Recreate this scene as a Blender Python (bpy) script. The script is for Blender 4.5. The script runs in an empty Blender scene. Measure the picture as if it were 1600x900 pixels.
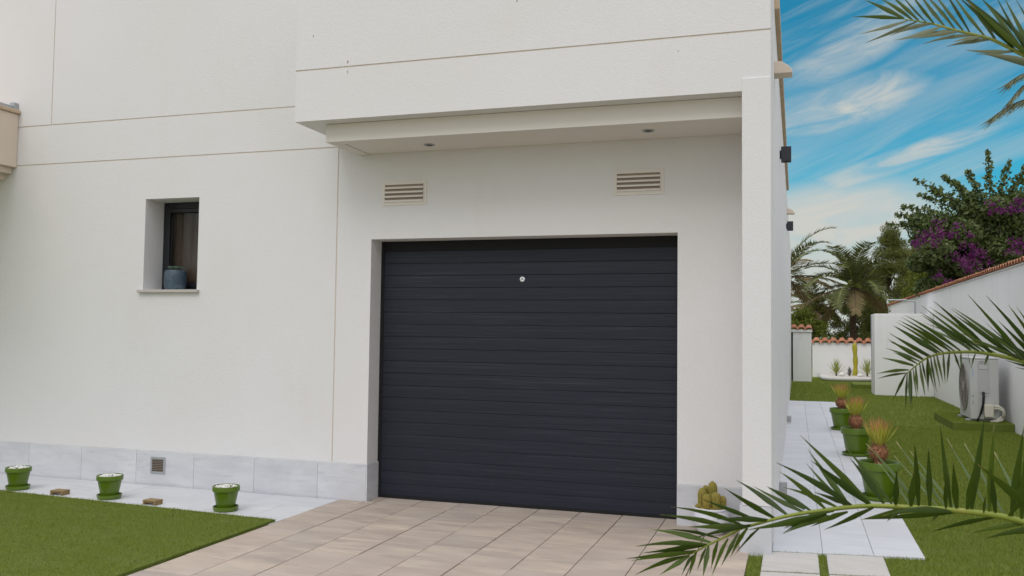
import bpy, bmesh, math, random
import numpy as np
from mathutils import Vector, Matrix
R = math.radians
rng = np.random.default_rng(11)
random.seed(11)
sc = bpy.context.scene
COL = sc.collection

# ------------------------------------------------------------------ camera
cam = bpy.data.objects.new('camera', bpy.data.cameras.new('camera'))
COL.objects.link(cam); sc.camera = cam
cam.matrix_world = Matrix(((0.952295, 0.003706, 0.305157, 0.0),
                           (0.304938, -0.051397, -0.950984, -6.908),
                           (0.01216, 0.998671, -0.050075, 1.45),
                           (0, 0, 0, 1)))
cam.data.sensor_width = 36.0
cam.data.lens = 1385.54 / 1600 * 36.0
cam.data.clip_start = 0.05
cam.data.clip_end = 2000
cam.data.dof.use_dof = True
cam.data.dof.focus_distance = 7.0
cam.data.dof.aperture_fstop = 9.0

# ------------------------------------------------------------------ sky, sun, exposure
SUN_EL, SUN_AZ = 50.0, 184.0      # azimuth clockwise from +Y: behind the camera
world = bpy.data.worlds.new('World'); sc.world = world; world.use_nodes = True
nt = world.node_tree; N = nt.nodes; Lk = nt.links
for n in list(N): N.remove(n)
wo = N.new('ShaderNodeOutputWorld'); bg = N.new('ShaderNodeBackground')
bg.inputs['Strength'].default_value = 0.15
sky = N.new('ShaderNodeTexSky'); sky.sky_type = 'NISHITA'; sky.sun_disc = False
sky.sun_elevation = R(SUN_EL); sky.sun_rotation = R(SUN_AZ)
sky.air_density = 1.0; sky.dust_density = 0.6; sky.ozone_density = 2.0
def math_(op, a, b=None, clamp=False):
    n = N.new('ShaderNodeMath'); n.operation = op; n.use_clamp = clamp
    for i, v in enumerate((a, b)):
        if v is None: continue
        if isinstance(v, (int, float)): n.inputs[i].default_value = v
        else: Lk.new(v, n.inputs[i])
    return n.outputs[0]
def ramp_(val, a, b):
    n = N.new('ShaderNodeMapRange'); n.interpolation_type = 'SMOOTHSTEP'
    Lk.new(val, n.inputs[0]); n.inputs[1].default_value = a; n.inputs[2].default_value = b
    return n.outputs[0]
tc = N.new('ShaderNodeTexCoord'); sp = N.new('ShaderNodeSeparateXYZ'); Lk.new(tc.outputs['Generated'], sp.inputs[0])
X_, Y_, Z_ = sp.outputs
az = math_('ARCTAN2', X_, Y_); el = math_('ARCSINE', Z_)
def cloud(rot, sx, sy, scale, detail, dist, lo, hi, off=0.0, rough=0.55):
    # streaks in azimuth / elevation, stretched along a slanted direction
    c, s = math.cos(R(rot)), math.sin(R(rot))
    u = math_('ADD', math_('MULTIPLY', az, c), math_('MULTIPLY', el, s))
    v = math_('SUBTRACT', math_('MULTIPLY', el, c), math_('MULTIPLY', az, s))
    cb = N.new('ShaderNodeCombineXYZ')
    Lk.new(math_('MULTIPLY', u, sx), cb.inputs[0]); Lk.new(math_('MULTIPLY', v, sy), cb.inputs[1]); cb.inputs[2].default_value = off
    no = N.new('ShaderNodeTexNoise'); Lk.new(cb.outputs[0], no.inputs['Vector'])
    no.inputs['Scale'].default_value = scale; no.inputs['Detail'].default_value = detail
    no.inputs['Roughness'].default_value = rough; no.inputs['Distortion'].default_value = dist
    return ramp_(no.outputs['Fac'], lo, hi)
def spot(a0, e0, rot, ra, re):
    # soft elongated bank of cloud centred on one direction
    c, s = math.cos(R(rot)), math.sin(R(rot))
    da = math_('SUBTRACT', az, a0); de = math_('SUBTRACT', el, e0)
    u = math_('DIVIDE', math_('ADD', math_('MULTIPLY', da, c), math_('MULTIPLY', de, s)), ra)
    v = math_('DIVIDE', math_('SUBTRACT', math_('MULTIPLY', de, c), math_('MULTIPLY', da, s)), re)
    d = math_('ADD', math_('MULTIPLY', u, u), math_('MULTIPLY', v, v))
    return math_('SUBTRACT', 1.0, ramp_(d, 0.0, 1.0))
tint = N.new('ShaderNodeMix'); tint.data_type = 'RGBA'; tint.blend_type = 'MULTIPLY'; tint.inputs[0].default_value = 1.0
Lk.new(sky.outputs[0], tint.inputs[6]); tint.inputs[7].default_value = (0.075, 0.575, 0.615, 1)
fine = cloud(20, 2.2, 26.0, 2.4, 8, 1.1, 0.40, 0.80, 3.1, 0.62)
broad = cloud(17, 1.6, 8.0, 2.0, 6, 0.6, 0.42, 0.78, 7.7)
hair = cloud(24, 4.0, 70.0, 1.6, 6, 0.8, 0.35, 0.85, 5.2, 0.6)
wisps = math_('ADD', math_('ADD', math_('MULTIPLY', fine, 0.23), math_('MULTIPLY', broad, 0.32)), math_('MULTIPLY', hair, 0.03))
bank = math_('MULTIPLY', spot(0.065, 0.302, 26, 0.13, 0.030), 0.70)
bank = math_('MAXIMUM', bank, math_('MULTIPLY', spot(0.045, 0.243, 10, 0.11, 0.034), 0.95))
bank = math_('MAXIMUM', bank, math_('MULTIPLY', spot(0.080, 0.175, 17, 0.17, 0.016), 0.85))
bank = math_('MULTIPLY', bank, math_('ADD', 0.30, math_('MULTIPLY', cloud(14, 3.0, 11.0, 3.0, 8, 1.6, 0.28, 0.70, 1.3, 0.60), 0.80)))
lowbank = math_('MULTIPLY', spot(0.030, 0.118, 5, 0.19, 0.060), math_('ADD', 0.78, math_('MULTIPLY', cloud(10, 3.0, 9.0, 3.0, 7, 1.2, 0.3, 0.7, 9.3, 0.6), 0.30)))
bank = math_('MAXIMUM', bank, lowbank, True)
low = math_('MULTIPLY', math_('SUBTRACT', 1.0, ramp_(el, 0.075, 0.165)), 0.92)
front = math_('MAXIMUM', math_('MAXIMUM', wisps, bank), low)
# bright cloud added out of view, behind and overhead, to light the walls
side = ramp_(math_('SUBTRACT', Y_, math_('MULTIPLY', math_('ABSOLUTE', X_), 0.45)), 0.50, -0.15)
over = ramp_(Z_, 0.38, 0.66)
fill_veil = math_('MULTIPLY', math_('MAXIMUM', side, over), 0.93)
cf = math_('MAXIMUM', front, fill_veil, True)
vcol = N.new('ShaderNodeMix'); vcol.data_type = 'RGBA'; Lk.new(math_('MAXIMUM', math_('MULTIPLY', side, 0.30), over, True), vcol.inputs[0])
vcol.inputs[6].default_value = (4.0, 4.02, 3.75, 1); vcol.inputs[7].default_value = (10.2, 10.3, 10.8, 1)   # thin high cloud; unseen cloud brightened as fill light
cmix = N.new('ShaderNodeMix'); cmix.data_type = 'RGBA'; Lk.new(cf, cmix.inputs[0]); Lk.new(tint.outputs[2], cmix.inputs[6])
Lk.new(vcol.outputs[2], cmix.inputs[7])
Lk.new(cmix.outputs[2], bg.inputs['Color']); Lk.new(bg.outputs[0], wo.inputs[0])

sun = bpy.data.objects.new('sun', bpy.data.lights.new('sun', 'SUN')); COL.objects.link(sun)
sun.data.energy = 0.75; sun.data.angle = R(30); sun.data.color = (1.0, 0.95, 0.885)
a, e = R(SUN_AZ), R(SUN_EL)
sdir = Vector((math.sin(a) * math.cos(e), math.cos(a) * math.cos(e), math.sin(e)))
sun.rotation_euler = sdir.to_track_quat('Z', 'Y').to_euler(); sun.location = sdir * 30
vs = sc.view_settings
vs.view_transform = 'Standard'; vs.look = 'None'; vs.gamma = 1; vs.use_curve_mapping = False
vs.exposure = 0.0

# ------------------------------------------------------------------ helpers
def link(o, parent=None):
    COL.objects.link(o)
    if parent: o.parent = parent
    return o
def tag(o, label=None, cat=None, group=None, kind=None):
    if label: o['label'] = label
    if cat: o['category'] = cat
    if group: o['group'] = group
    if kind: o['kind'] = kind
    return o
def thing(name, label, cat, loc=(0, 0, 0), rz=0, group=None):
    o = bpy.data.objects.new(name, None); o.empty_display_size = 0.1; link(o)
    o.location = loc; o.rotation_euler.z = rz
    return tag(o, label, cat, group)
def dup(root, loc, rz, label, scale=1.0):
    r = root.copy(); link(r); r.location = loc; r.rotation_euler.z = rz; r['label'] = label
    r.scale = (scale,) * 3 if isinstance(scale, (int, float)) else scale
    def rec(s, d):
        for ch in s.children:
            c = ch.copy(); link(c, d); rec(ch, c)
    rec(root, r)
    return r
class MB:
    """collects geometry for one mesh"""
    def __init__(s): s.v = []; s.f = []; s.mi = []; s.t = []; s.n = 0
    def add(s, vs, fs, mi=0, t=None):
        s.v.extend(tuple(v) for v in vs); s.f.extend(tuple(i + s.n for i in f) for f in fs)
        s.mi.extend([mi] * len(fs)); s.t.extend(t if t is not None else [0.0] * len(vs)); s.n += len(vs)
        return s
    def box(s, x0, x1, y0, y1, z0, z1, mi=0):
        v = [(x0, y0, z0), (x1, y0, z0), (x1, y1, z0), (x0, y1, z0), (x0, y0, z1), (x1, y0, z1), (x1, y1, z1), (x0, y1, z1)]
        return s.add(v, [(0, 3, 2, 1), (4, 5, 6, 7), (0, 1, 5, 4), (1, 2, 6, 5), (2, 3, 7, 6), (3, 0, 4, 7)], mi)
    def prism(s, pts, z0, z1, mi=0):
        n = len(pts)
        v = [(p[0], p[1], z0) for p in pts] + [(p[0], p[1], z1) for p in pts]
        return s.add(v, [tuple(range(n))[::-1], tuple(range(n, 2 * n))] + [(i, (i + 1) % n, n + (i + 1) % n, n + i) for i in range(n)], mi)
    def lathe(s, prof, seg=32, c=(0, 0, 0), mi=0):
        v = []; f = []
        for r, z in prof:
            for k in range(seg):
                a = 2 * math.pi * k / seg; v.append((c[0] + r * math.cos(a), c[1] + r * math.sin(a), c[2] + z))
        for i in range(len(prof) - 1):
            for k in range(seg):
                k2 = (k + 1) % seg; f.append((i * seg + k, i * seg + k2, (i + 1) * seg + k2, (i + 1) * seg + k))
        f.append(tuple(range(seg))[::-1]); m = (len(prof) - 1) * seg; f.append(tuple(range(m, m + seg)))
        return s.add(v, f, mi)
    def tube(s, pts, rad, seg=8, mi=0, t=None):
        pts = [Vector(p) for p in pts]; n = len(pts)
        rads = rad if hasattr(rad, '__len__') else [rad] * n
        v = []; f = []; tt = []
        up = Vector((0.13, 0.07, 1.0))
        for i, p in enumerate(pts):
            d = (pts[min(i + 1, n - 1)] - pts[max(i - 1, 0)]).normalized()
            if abs(d.dot(up.normalized())) > 0.97: up2 = Vector((1, 0.2, 0.1))
            else: up2 = up
            a = d.cross(up2).normalized(); b = a.cross(d)
            for k in range(seg):
                an = 2 * math.pi * k / seg; v.append(p + (a * math.cos(an) + b * math.sin(an)) * rads[i]); tt.append(i / max(1, n - 1))
        for i in range(n - 1):
            for k in range(seg):
                k2 = (k + 1) % seg; f.append((i * seg + k, i * seg + k2, (i + 1) * seg + k2, (i + 1) * seg + k))
        f.append(tuple(range(seg))[::-1]); f.append(tuple(range((n - 1) * seg, n * seg)))
        return s.add(v, f, mi, tt)
    def blob(s, c, r, mi=0, jit=0.0, nu=10, nv=7):
        rx, ry, rz = r if hasattr(r, '__len__') else (r, r, r)
        v = []; f = []
        v.append((c[0], c[1], c[2] - rz))
        for i in range(1, nv):
            ph = math.pi * i / nv - math.pi / 2
            for k in range(nu):
                th = 2 * math.pi * k / nu; j = 1 + random.uniform(-jit, jit)
                v.append((c[0] + rx * j * math.cos(ph) * math.cos(th), c[1] + ry * j * math.cos(ph) * math.sin(th), c[2] + rz * j * math.sin(ph)))
        v.append((c[0], c[1], c[2] + rz)); top = len(v) - 1
        for k in range(nu):
            k2 = (k + 1) % nu; f.append((0, 1 + k2, 1 + k)); f.append((top, top - nu + k, top - nu + k2))
            for i in range(nv - 2):
                f.append((1 + i * nu + k, 1 + i * nu + k2, 1 + (i + 1) * nu + k2, 1 + (i + 1) * nu + k))
        return s.add(v, f, mi)
    def leaflet(s, B, T, w, nrm, sag=0.03, fold=0.35, seg=6, mi=0, t0=0.0, wide=0.35):
        """a long pointed palm leaflet, folded along its midrib"""
        B = Vector(B); T = Vector(T); L = (T - B).length; v = []; f = []; tt = []
        d = (T - B).normalized(); side = d.cross(Vector(nrm)).normalized(); up = side.cross(d).normalized()
        for i in range(seg + 1):
            q = i / seg
            hw = 0.5 * w * (min(1, 0.35 + q / wide * 0.65) if q < wide else max(0.0, 1 - ((q - wide) / (1 - wide)) ** 1.08))
            if i == seg: hw = 0.0004
            p = B + (T - B) * q + Vector((0, 0, 1)) * (sag * L * 4 * q * (1 - q))
            v += [p - side * hw + up * hw * fold, p, p + side * hw + up * hw * fold]; tt += [t0 + (1 - t0) * q] * 3
        for i in range(seg):
            a = i * 3; f += [(a, a + 1, a + 4, a + 3), (a + 1, a + 2, a + 5, a + 4)]
        return s.add(v, f, mi, tt)
    def build(s, name, mats, parent=None, smooth=False, bevel=0.0, attr=False, bseg=2, merge=False):
        me = bpy.data.meshes.new(name); me.from_pydata(s.v, [], s.f)
        for m in (mats if isinstance(mats, (list, tuple)) else [mats]): me.materials.append(m)
        me.polygons.foreach_set('material_index', s.mi)
        if attr:
            at = me.attributes.new('t', 'FLOAT', 'POINT'); at.data.foreach_set('value', s.t)
        if merge:
            bm = bmesh.new(); bm.from_mesh(me); bmesh.ops.remove_doubles(bm, verts=bm.verts, dist=1e-5)
            bmesh.ops.recalc_face_normals(bm, faces=bm.faces); bm.to_mesh(me); bm.free()
        if smooth:
            me.polygons.foreach_set('use_smooth', [True] * len(me.polygons))
            if smooth != 'all': me.set_sharp_from_angle(angle=R(38))
        me.update()
        o = link(bpy.data.objects.new(name, me), parent)
        if bevel:
            b = o.modifiers.new('bevel', 'BEVEL'); b.width = bevel; b.segments = bseg; b.limit_method = 'ANGLE'; b.angle_limit = R(40)
            b.harden_normals = False
        return o
def quads_mesh(name, V, mat, parent=None, tri=False, nv=None):
    """fast mesh from a numpy array of shape (n, k, 3): n separate faces of k corners"""
    n, k = V.shape[:2]
    me = bpy.data.meshes.new(name)
    me.vertices.add(n * k); me.vertices.foreach_set('co', V.reshape(-1).astype(np.float32))
    me.loops.add(n * k); me.loops.foreach_set('vertex_index', np.arange(n * k, dtype=np.int32))
    me.polygons.add(n); me.polygons.foreach_set('loop_start', np.arange(0, n * k, k, dtype=np.int32))
    me.polygons.foreach_set('loop_total', np.full(n, k, dtype=np.int32))
    for m in (mat if isinstance(mat, (list, tuple)) else [mat]): me.materials.append(m)
    me.update(calc_edges=True)
    return link(bpy.data.objects.new(name, me), parent)
def relief(xs, zs, depth, mb, thick=0.4, mi_f=lambda d: 0, plane='y', base=0.0):
    """wall front as a grid of cells at differing depths; cells of depth None are openings"""
    nx, nz = len(xs) - 1, len(zs) - 1
    D = [[depth(0.5 * (xs[i] + xs[i + 1]), 0.5 * (zs[j] + zs[j + 1])) for j in range(nz)] for i in range(nx)]
    g = lambda d: thick if d is None else d
    for i in range(nx):
        for j in range(nz):
            x0, x1, z0, z1 = xs[i], xs[i + 1], zs[j], zs[j + 1]; d = D[i][j]
            if d is not None:
                y = base + d; mb.add([(x0, y, z0), (x1, y, z0), (x1, y, z1), (x0, y, z1)], [(0, 1, 2, 3)], mi_f(d))
            if i + 1 < nx and g(D[i + 1][j]) != g(d):
                a, b = base + g(d), base + g(D[i + 1][j]); mb.add([(x1, a, z0), (x1, b, z0), (x1, b, z1), (x1, a, z1)], [(0, 1, 2, 3)], 0)
            if j + 1 < nz and g(D[i][j + 1]) != g(d):
                a, b = base + g(d), base + g(D[i][j + 1]); mb.add([(x0, a, z1), (x1, a, z1), (x1, b, z1), (x0, b, z1)], [(0, 1, 2, 3)], 0)

# ------------------------------------------------------------------ materials
def mat(name, base, rough=0.8, metal=0.0, spec=0.3, var=None, bump=None, island=None, extra=None, coat=0.0, trans=0.0):
    """base colour; var = list of (scale, stretch xyz, colour, lo, hi, amount) noise layers; bump = (scale, dist, strength, stretch)"""
    m = bpy.data.materials.new(name); m.use_nodes = True; t = m.node_tree; n = t.nodes; l = t.links
    b = n['Principled BSDF']; b.inputs['Roughness'].default_value = rough; b.inputs['Metallic'].default_value = metal
    b.inputs['Specular IOR Level'].default_value = spec; b.inputs['Coat Weight'].default_value = coat
    if trans:
        b.inputs['Subsurface Weight'].default_value = 0
    tc = n.new('ShaderNodeTexCoord'); src = tc.outputs['Object']
    col = n.new('ShaderNodeRGB'); col.outputs[0].default_value = (*base, 1); c = col.outputs[0]
    geo = None
    if island or (var and any(len(v) > 6 for v in var)):
        geo = n.new('ShaderNodeNewGeometry')
        ofs = n.new('ShaderNodeVectorMath'); ofs.operation = 'MULTIPLY_ADD'
        cb = n.new('ShaderNodeCombineXYZ'); [l.new(geo.outputs['Random Per Island'], cb.inputs[k]) for k in range(3)]
        l.new(cb.outputs[0], ofs.inputs[0]); ofs.inputs[1].default_value = (37, 91, 53); l.new(src, ofs.inputs[2])
    for v in (var or []):
        mp = n.new('ShaderNodeMapping'); l.new(ofs.outputs[0] if (len(v) > 6 and v[6]) else src, mp.inputs[0]); mp.inputs['Scale'].default_value = v[1]
        no = n.new('ShaderNodeTexNoise'); no.inputs['Scale'].default_value = v[0]; no.inputs['Detail'].default_value = 5; no.inputs['Roughness'].default_value = 0.6
        no.inputs['Distortion'].default_value = 0.4
        l.new(mp.outputs[0], no.inputs[0])
        mr = n.new('ShaderNodeMapRange'); l.new(no.outputs['Fac'], mr.inputs[0]); mr.inputs[1].default_value = v[3]; mr.inputs[2].default_value = v[4]; mr.inputs[4].default_value = v[5]
        mx = n.new('ShaderNodeMix'); mx.data_type = 'RGBA'; l.new(mr.outputs[0], mx.inputs[0]); l.new(c, mx.inputs[6]); mx.inputs[7].default_value = (*v[2], 1); c = mx.outputs[2]
    if island:
        # island = (colour, amount): tint differing from piece to piece
        for k, (ic, am) in enumerate(island):
            mr = n.new('ShaderNodeMath'); mr.operation = 'FRACT'; mu = n.new('ShaderNodeMath'); mu.operation = 'MULTIPLY'
            l.new(geo.outputs['Random Per Island'], mu.inputs[0]); mu.inputs[1].default_value = 1 + 6.37 * k; l.new(mu.outputs[0], mr.inputs[0])
            m2 = n.new('ShaderNodeMath'); m2.operation = 'MULTIPLY'; l.new(mr.outputs[0], m2.inputs[0]); m2.inputs[1].default_value = am
            mx = n.new('ShaderNodeMix'); mx.data_type = 'RGBA'; l.new(m2.outputs[0], mx.inputs[0]); l.new(c, mx.inputs[6]); mx.inputs[7].default_value = (*ic, 1); c = mx.outputs[2]
    if extra: c = extra(n, l, c, src, b)
    l.new(c, b.inputs['Base Color'])
    prev = None
    for bp in (bump or []):
        mp = n.new('ShaderNodeMapping'); l.new(src, mp.inputs[0]); mp.inputs['Scale'].default_value = bp[3] if len(bp) > 3 else (1, 1, 1)
        no = n.new('ShaderNodeTexNoise'); no.inputs['Scale'].default_value = bp[0]; no.inputs['Detail'].default_value = 4; l.new(mp.outputs[0], no.inputs[0])
        bu = n.new('ShaderNodeBump'); bu.inputs['Distance'].default_value = bp[1]; bu.inputs['Strength'].default_value = bp[2]; l.new(no.outputs['Fac'], bu.inputs['Height'])
        if prev: l.new(prev, bu.inputs['Normal'])
        prev = bu.outputs[0]
    if prev: l.new(prev, b.inputs['Normal'])
    if trans:   # thin leaf: part of the light comes through
        tr = n.new('ShaderNodeBsdfTranslucent'); l.new(c, tr.inputs[0]); ms = n.new('ShaderNodeMixShader'); ms.inputs[0].default_value = trans
        l.new(b.outputs[0], ms.inputs[1]); l.new(tr.outputs[0], ms.inputs[2]); l.new(ms.outputs[0], n['Material Output'].inputs[0])
    return m
def tipmix(colr, lo, hi, use_random=True):
    """browned or reddened leaf ends: driven by the point attribute t, 0 at the base and 1 at the tip"""
    def fn(n, l, c, src, b):
        at = n.new('ShaderNodeAttribute'); at.attribute_name = 't'
        v = at.outputs['Fac']
        if use_random:
            g = n.new('ShaderNodeNewGeometry'); mu = n.new('ShaderNodeMath'); mu.operation = 'MULTIPLY_ADD'
            l.new(g.outputs['Random Per Island'], mu.inputs[0]); mu.inputs[1].default_value = 0.12; l.new(v, mu.inputs[2]); v = mu.outputs[0]
        mr = n.new('ShaderNodeMapRange'); l.new(v, mr.inputs[0]); mr.inputs[1].default_value = lo; mr.inputs[2].default_value = hi
        mx = n.new('ShaderNodeMix'); mx.data_type = 'RGBA'; l.new(mr.outputs[0], mx.inputs[0]); l.new(c, mx.inputs[6]); mx.inputs[7].default_value = (*colr, 1)
        return mx.outputs[2]
    return fn
I = (1, 1, 1)
STUCCO = mat('white_stucco', (0.745, 0.73, 0.745), 0.92, spec=0.2,
             var=[(0.7, I, (0.70, 0.675, 0.65), 0.40, 0.75, 0.55), (2.2, (1, 1, 0.25), (0.66, 0.62, 0.57), 0.60, 0.85, 0.35), (170, I, (0.68, 0.655, 0.63), 0.45, 0.75, 0.5)],
             bump=[(130, 0.006, 0.5), (45, 0.005, 0.25)])
STUCCO_CREAM = mat('cream_stucco', (0.68, 0.58, 0.49), 0.9, spec=0.2, var=[(2, I, (0.60, 0.51, 0.43), 0.4, 0.75, 0.5)], bump=[(210, 0.003, 0.4)])
JOINT = mat('stained_joint', (0.62, 0.54, 0.46), 0.9, spec=0.1, var=[(9, I, (0.70, 0.64, 0.58), 0.4, 0.7, 0.7)])
SOFFIT = mat('soffit_paint', (0.74, 0.70, 0.66), 0.85, spec=0.2, bump=[(90, 0.002, 0.15)])
TRIM = mat('sand_coping', (0.55, 0.42, 0.30), 0.85, spec=0.2, var=[(6, I, (0.42, 0.31, 0.22), 0.4, 0.7, 0.6)])
MARBLE = mat('grey_marble_tile', (0.60, 0.60, 0.635), 0.45, spec=0.4,
             var=[(2.2, (1, 1, 3.2), (0.70, 0.70, 0.725), 0.40, 0.66, 0.9, 1), (5.5, (0.7, 1, 4.5), (0.46, 0.465, 0.51), 0.52, 0.72, 0.6, 1), (160, I, (0.36, 0.37, 0.41), 0.55, 0.7, 0.35)],
             island=[((0.43, 0.44, 0.48), 0.3)])
WHITE_TILE = mat('pale_porcelain_tile', (0.57, 0.575, 0.595), 0.5, spec=0.35,
                 var=[(1.6, (1, 3.2, 1), (0.65, 0.655, 0.675), 0.42, 0.66, 0.9, 1), (5, (0.8, 4, 1), (0.48, 0.49, 0.53), 0.54, 0.74, 0.5, 1), (28, I, (0.44, 0.44, 0.46), 0.62, 0.8, 0.35)],
                 island=[((0.47, 0.48, 0.53), 0.3)])
PAVER = mat('beige_paver', (0.42, 0.342, 0.285), 0.75, spec=0.25,
            var=[(2.3, (0.8, 2.2, 1), (0.55, 0.46, 0.37), 0.42, 0.62, 0.9, 1), (2.9, (0.6, 2.6, 1), (0.30, 0.25, 0.22), 0.50, 0.72, 0.95, 1),
                 (0.9, I, (0.43, 0.38, 0.355), 0.5, 0.72, 0.7), (70, I, (0.30, 0.25, 0.22), 0.55, 0.75, 0.4)],
            island=[((0.34, 0.305, 0.29), 0.35), ((0.49, 0.40, 0.325), 0.3)], bump=[(120, 0.002, 0.35)])
SLAB = mat('sandy_slab', (0.50, 0.475, 0.45), 0.75, spec=0.25, var=[(3, (1, 3, 1), (0.42, 0.395, 0.37), 0.42, 0.7, 0.7, 1), (60, I, (0.38, 0.35, 0.33), 0.55, 0.75, 0.4)], bump=[(120, 0.002, 0.3)])
GROUT = mat('dark_joint_sand', (0.085, 0.062, 0.048), 0.95, spec=0.1, var=[(40, I, (0.15, 0.115, 0.09), 0.4, 0.7, 0.8)])
PALE_GROUT = mat('pale_grout', (0.32, 0.32, 0.33), 0.9, spec=0.1)
EARTH = mat('dry_earth', (0.36, 0.31, 0.25), 0.95, spec=0.1, var=[(0.4, I, (0.10, 0.13, 0.05), 0.42, 0.6, 0.9), (8, I, (0.28, 0.24, 0.17), 0.45, 0.7, 0.5)])
TURF = mat('artificial_turf', (0.155, 0.200, 0.030), 0.85, spec=0.15,
           var=[(3.0, (1, 2.5, 1), (0.18, 0.235, 0.06), 0.42, 0.68, 0.8), (110, (1, 2, 1), (0.07, 0.105, 0.02), 0.45, 0.7, 0.75), (420, I, (0.24, 0.30, 0.09), 0.55, 0.75, 0.5)],
           bump=[(260, 0.012, 0.9), (45, 0.008, 0.4, (1, 2.5, 1))])
BLADE = mat('turf_blade', (0.20, 0.25, 0.032), 0.6, spec=0.25, trans=0.25, island=[((0.30, 0.35, 0.06), 0.5), ((0.15, 0.19, 0.025), 0.6)], var=[(3.0, (1, 2.5, 1), (0.21, 0.27, 0.06), 0.42, 0.68, 0.6)])
DOOR = mat('anthracite_steel', (0.0145, 0.0175, 0.030), 0.52, spec=0.33, var=[(11, (0.10, 1, 6), (0.038, 0.043, 0.060), 0.52, 0.72, 0.7), (0.8, I, (0.012, 0.0145, 0.024), 0.4, 0.7, 0.6)],
           bump=[(60, 0.0022, 0.9, (0.07, 1, 1)), (300, 0.0008, 0.3)])
BLACK = mat('black_rubber_and_shade', (0.010, 0.010, 0.012), 0.7)  # seal rubber; also paints the shade above the door and in the room
FRAME_D = mat('anthracite_frame', (0.018, 0.020, 0.024), 0.4, spec=0.4)
LAMPM = mat('anthracite_lamp', (0.030, 0.033, 0.042), 0.5, spec=0.4, bump=[(300, 0.0005, 0.3)])
STEEL = mat('brushed_steel', (0.45, 0.44, 0.43), 0.38, metal=0.85, var=[(12, (1, 1, 12), (0.30, 0.29, 0.28), 0.4, 0.7, 0.6)])
CHROME = mat('chrome', (0.75, 0.75, 0.75), 0.2, metal=1.0)
VENTM = mat('vent_plastic', (0.76, 0.71, 0.66), 0.6, spec=0.3)
VENT_IN = mat('vent_painted_shade', (0.33, 0.26, 0.20), 0.9)  # brown put in for the shade inside the vent openings
CURTAIN = mat('brown_curtain', (0.13, 0.085, 0.06), 0.9, spec=0.1, var=[(3, (8, 1, 0.3), (0.24, 0.18, 0.14), 0.5, 0.7, 0.8)])
SILL = mat('pale_stone_sill', (0.50, 0.46, 0.43), 0.7)
POTG = mat('green_glazed_clay', (0.092, 0.158, 0.006), 0.36, spec=0.45, coat=0.15, var=[(5, I, (0.068, 0.120, 0.004), 0.45, 0.7, 0.6), (60, I, (0.12, 0.18, 0.025), 0.62, 0.8, 0.35)], bump=[(40, 0.001, 0.2)])
POTW = mat('white_ceramic', (0.72, 0.74, 0.80), 0.35, spec=0.5, coat=0.2)
POTB = mat('blue_grey_ceramic', (0.040, 0.065, 0.095), 0.45, spec=0.5, var=[(14, (1, 1, 1), (0.075, 0.11, 0.145), 0.5, 0.6, 0.8)], bump=[(26, 0.006, 0.5)])
PEBBLE = mat('white_pebbles', (0.78, 0.77, 0.74), 0.7, island=[((0.6, 0.58, 0.54), 0.5)])
WOOD = mat('weathered_pine', (0.29, 0.21, 0.10), 0.75, var=[(9, (1, 6, 6), (0.15, 0.09, 0.04), 0.42, 0.65, 0.8), (30, (1, 5, 5), (0.36, 0.25, 0.12), 0.5, 0.7, 0.5)], bump=[(50, 0.002, 0.4)])
SOIL = mat('soil', (0.05, 0.035, 0.025), 0.95, bump=[(90, 0.01, 0.8)])
CAUDEX = mat('scaly_brown_base', (0.46, 0.22, 0.12), 0.8, island=[((0.66, 0.42, 0.27), 0.8), ((0.16, 0.07, 0.045), 0.6)])
SPIKE = mat('yellow_green_leaf', (0.42, 0.45, 0.055), 0.5, spec=0.35, trans=0.2, island=[((0.62, 0.50, 0.10), 0.6)], extra=tipmix((0.50, 0.13, 0.10), 0.66, 1.05))
YUCCA = mat('yucca_leaf', (0.30, 0.34, 0.09), 0.5, trans=0.2, island=[((0.40, 0.42, 0.14), 0.7)])
AGAVE = mat('dusky_agave_leaf', (0.10, 0.10, 0.095), 0.5, island=[((0.17, 0.14, 0.15), 0.7)])
CACTUS = mat('golden_green_cactus', (0.22, 0.20, 0.035), 0.6, var=[(14, (1, 1, 0.6), (0.34, 0.25, 0.05), 0.45, 0.7, 0.8)], island=[((0.26, 0.21, 0.05), 0.5)], bump=[(60, 0.004, 0.4)])
CACTUS_Y = mat('yellow_cactus', (0.40, 0.34, 0.03), 0.6, var=[(8, (1, 1, 0.4), (0.24, 0.26, 0.03), 0.45, 0.65, 0.8)])
SPINE = mat('cactus_spine', (0.80, 0.62, 0.28), 0.6)
PALM = mat('palm_leaflet', (0.046, 0.080, 0.007), 0.48, spec=0.30, trans=0.22, island=[((0.115, 0.160, 0.018), 0.6), ((0.016, 0.032, 0.005), 0.65)], extra=tipmix((0.36, 0.25, 0.11), 0.97, 1.10),
           var=[(7, I, (0.085, 0.125, 0.03), 0.5, 0.75, 0.5)])
PALM_B = mat('palm_leaflet_browned', (0.085, 0.13, 0.045), 0.5, spec=0.35, trans=0.2, island=[((0.14, 0.18, 0.06), 0.5)], extra=tipmix((0.55, 0.42, 0.27), 0.86, 0.98, False))
PALM_U = mat('palm_leaflet_underside', (0.155, 0.175, 0.105), 0.6, spec=0.25, trans=0.15, island=[((0.24, 0.24, 0.15), 0.6), ((0.09, 0.11, 0.05), 0.6)])
RACHIS = mat('palm_rachis', (0.21, 0.25, 0.035), 0.5, spec=0.35, var=[(30, I, (0.30, 0.28, 0.06), 0.45, 0.7, 0.7)])
BARK_P = mat('palm_trunk', (0.06, 0.038, 0.026), 0.95, island=[((0.13, 0.085, 0.055), 0.7)], bump=[(20, 0.03, 0.6)])
BARK = mat('tree_bark', (0.085, 0.065, 0.050), 0.95, bump=[(12, 0.03, 0.7, (1, 1, 0.3))])
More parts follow.
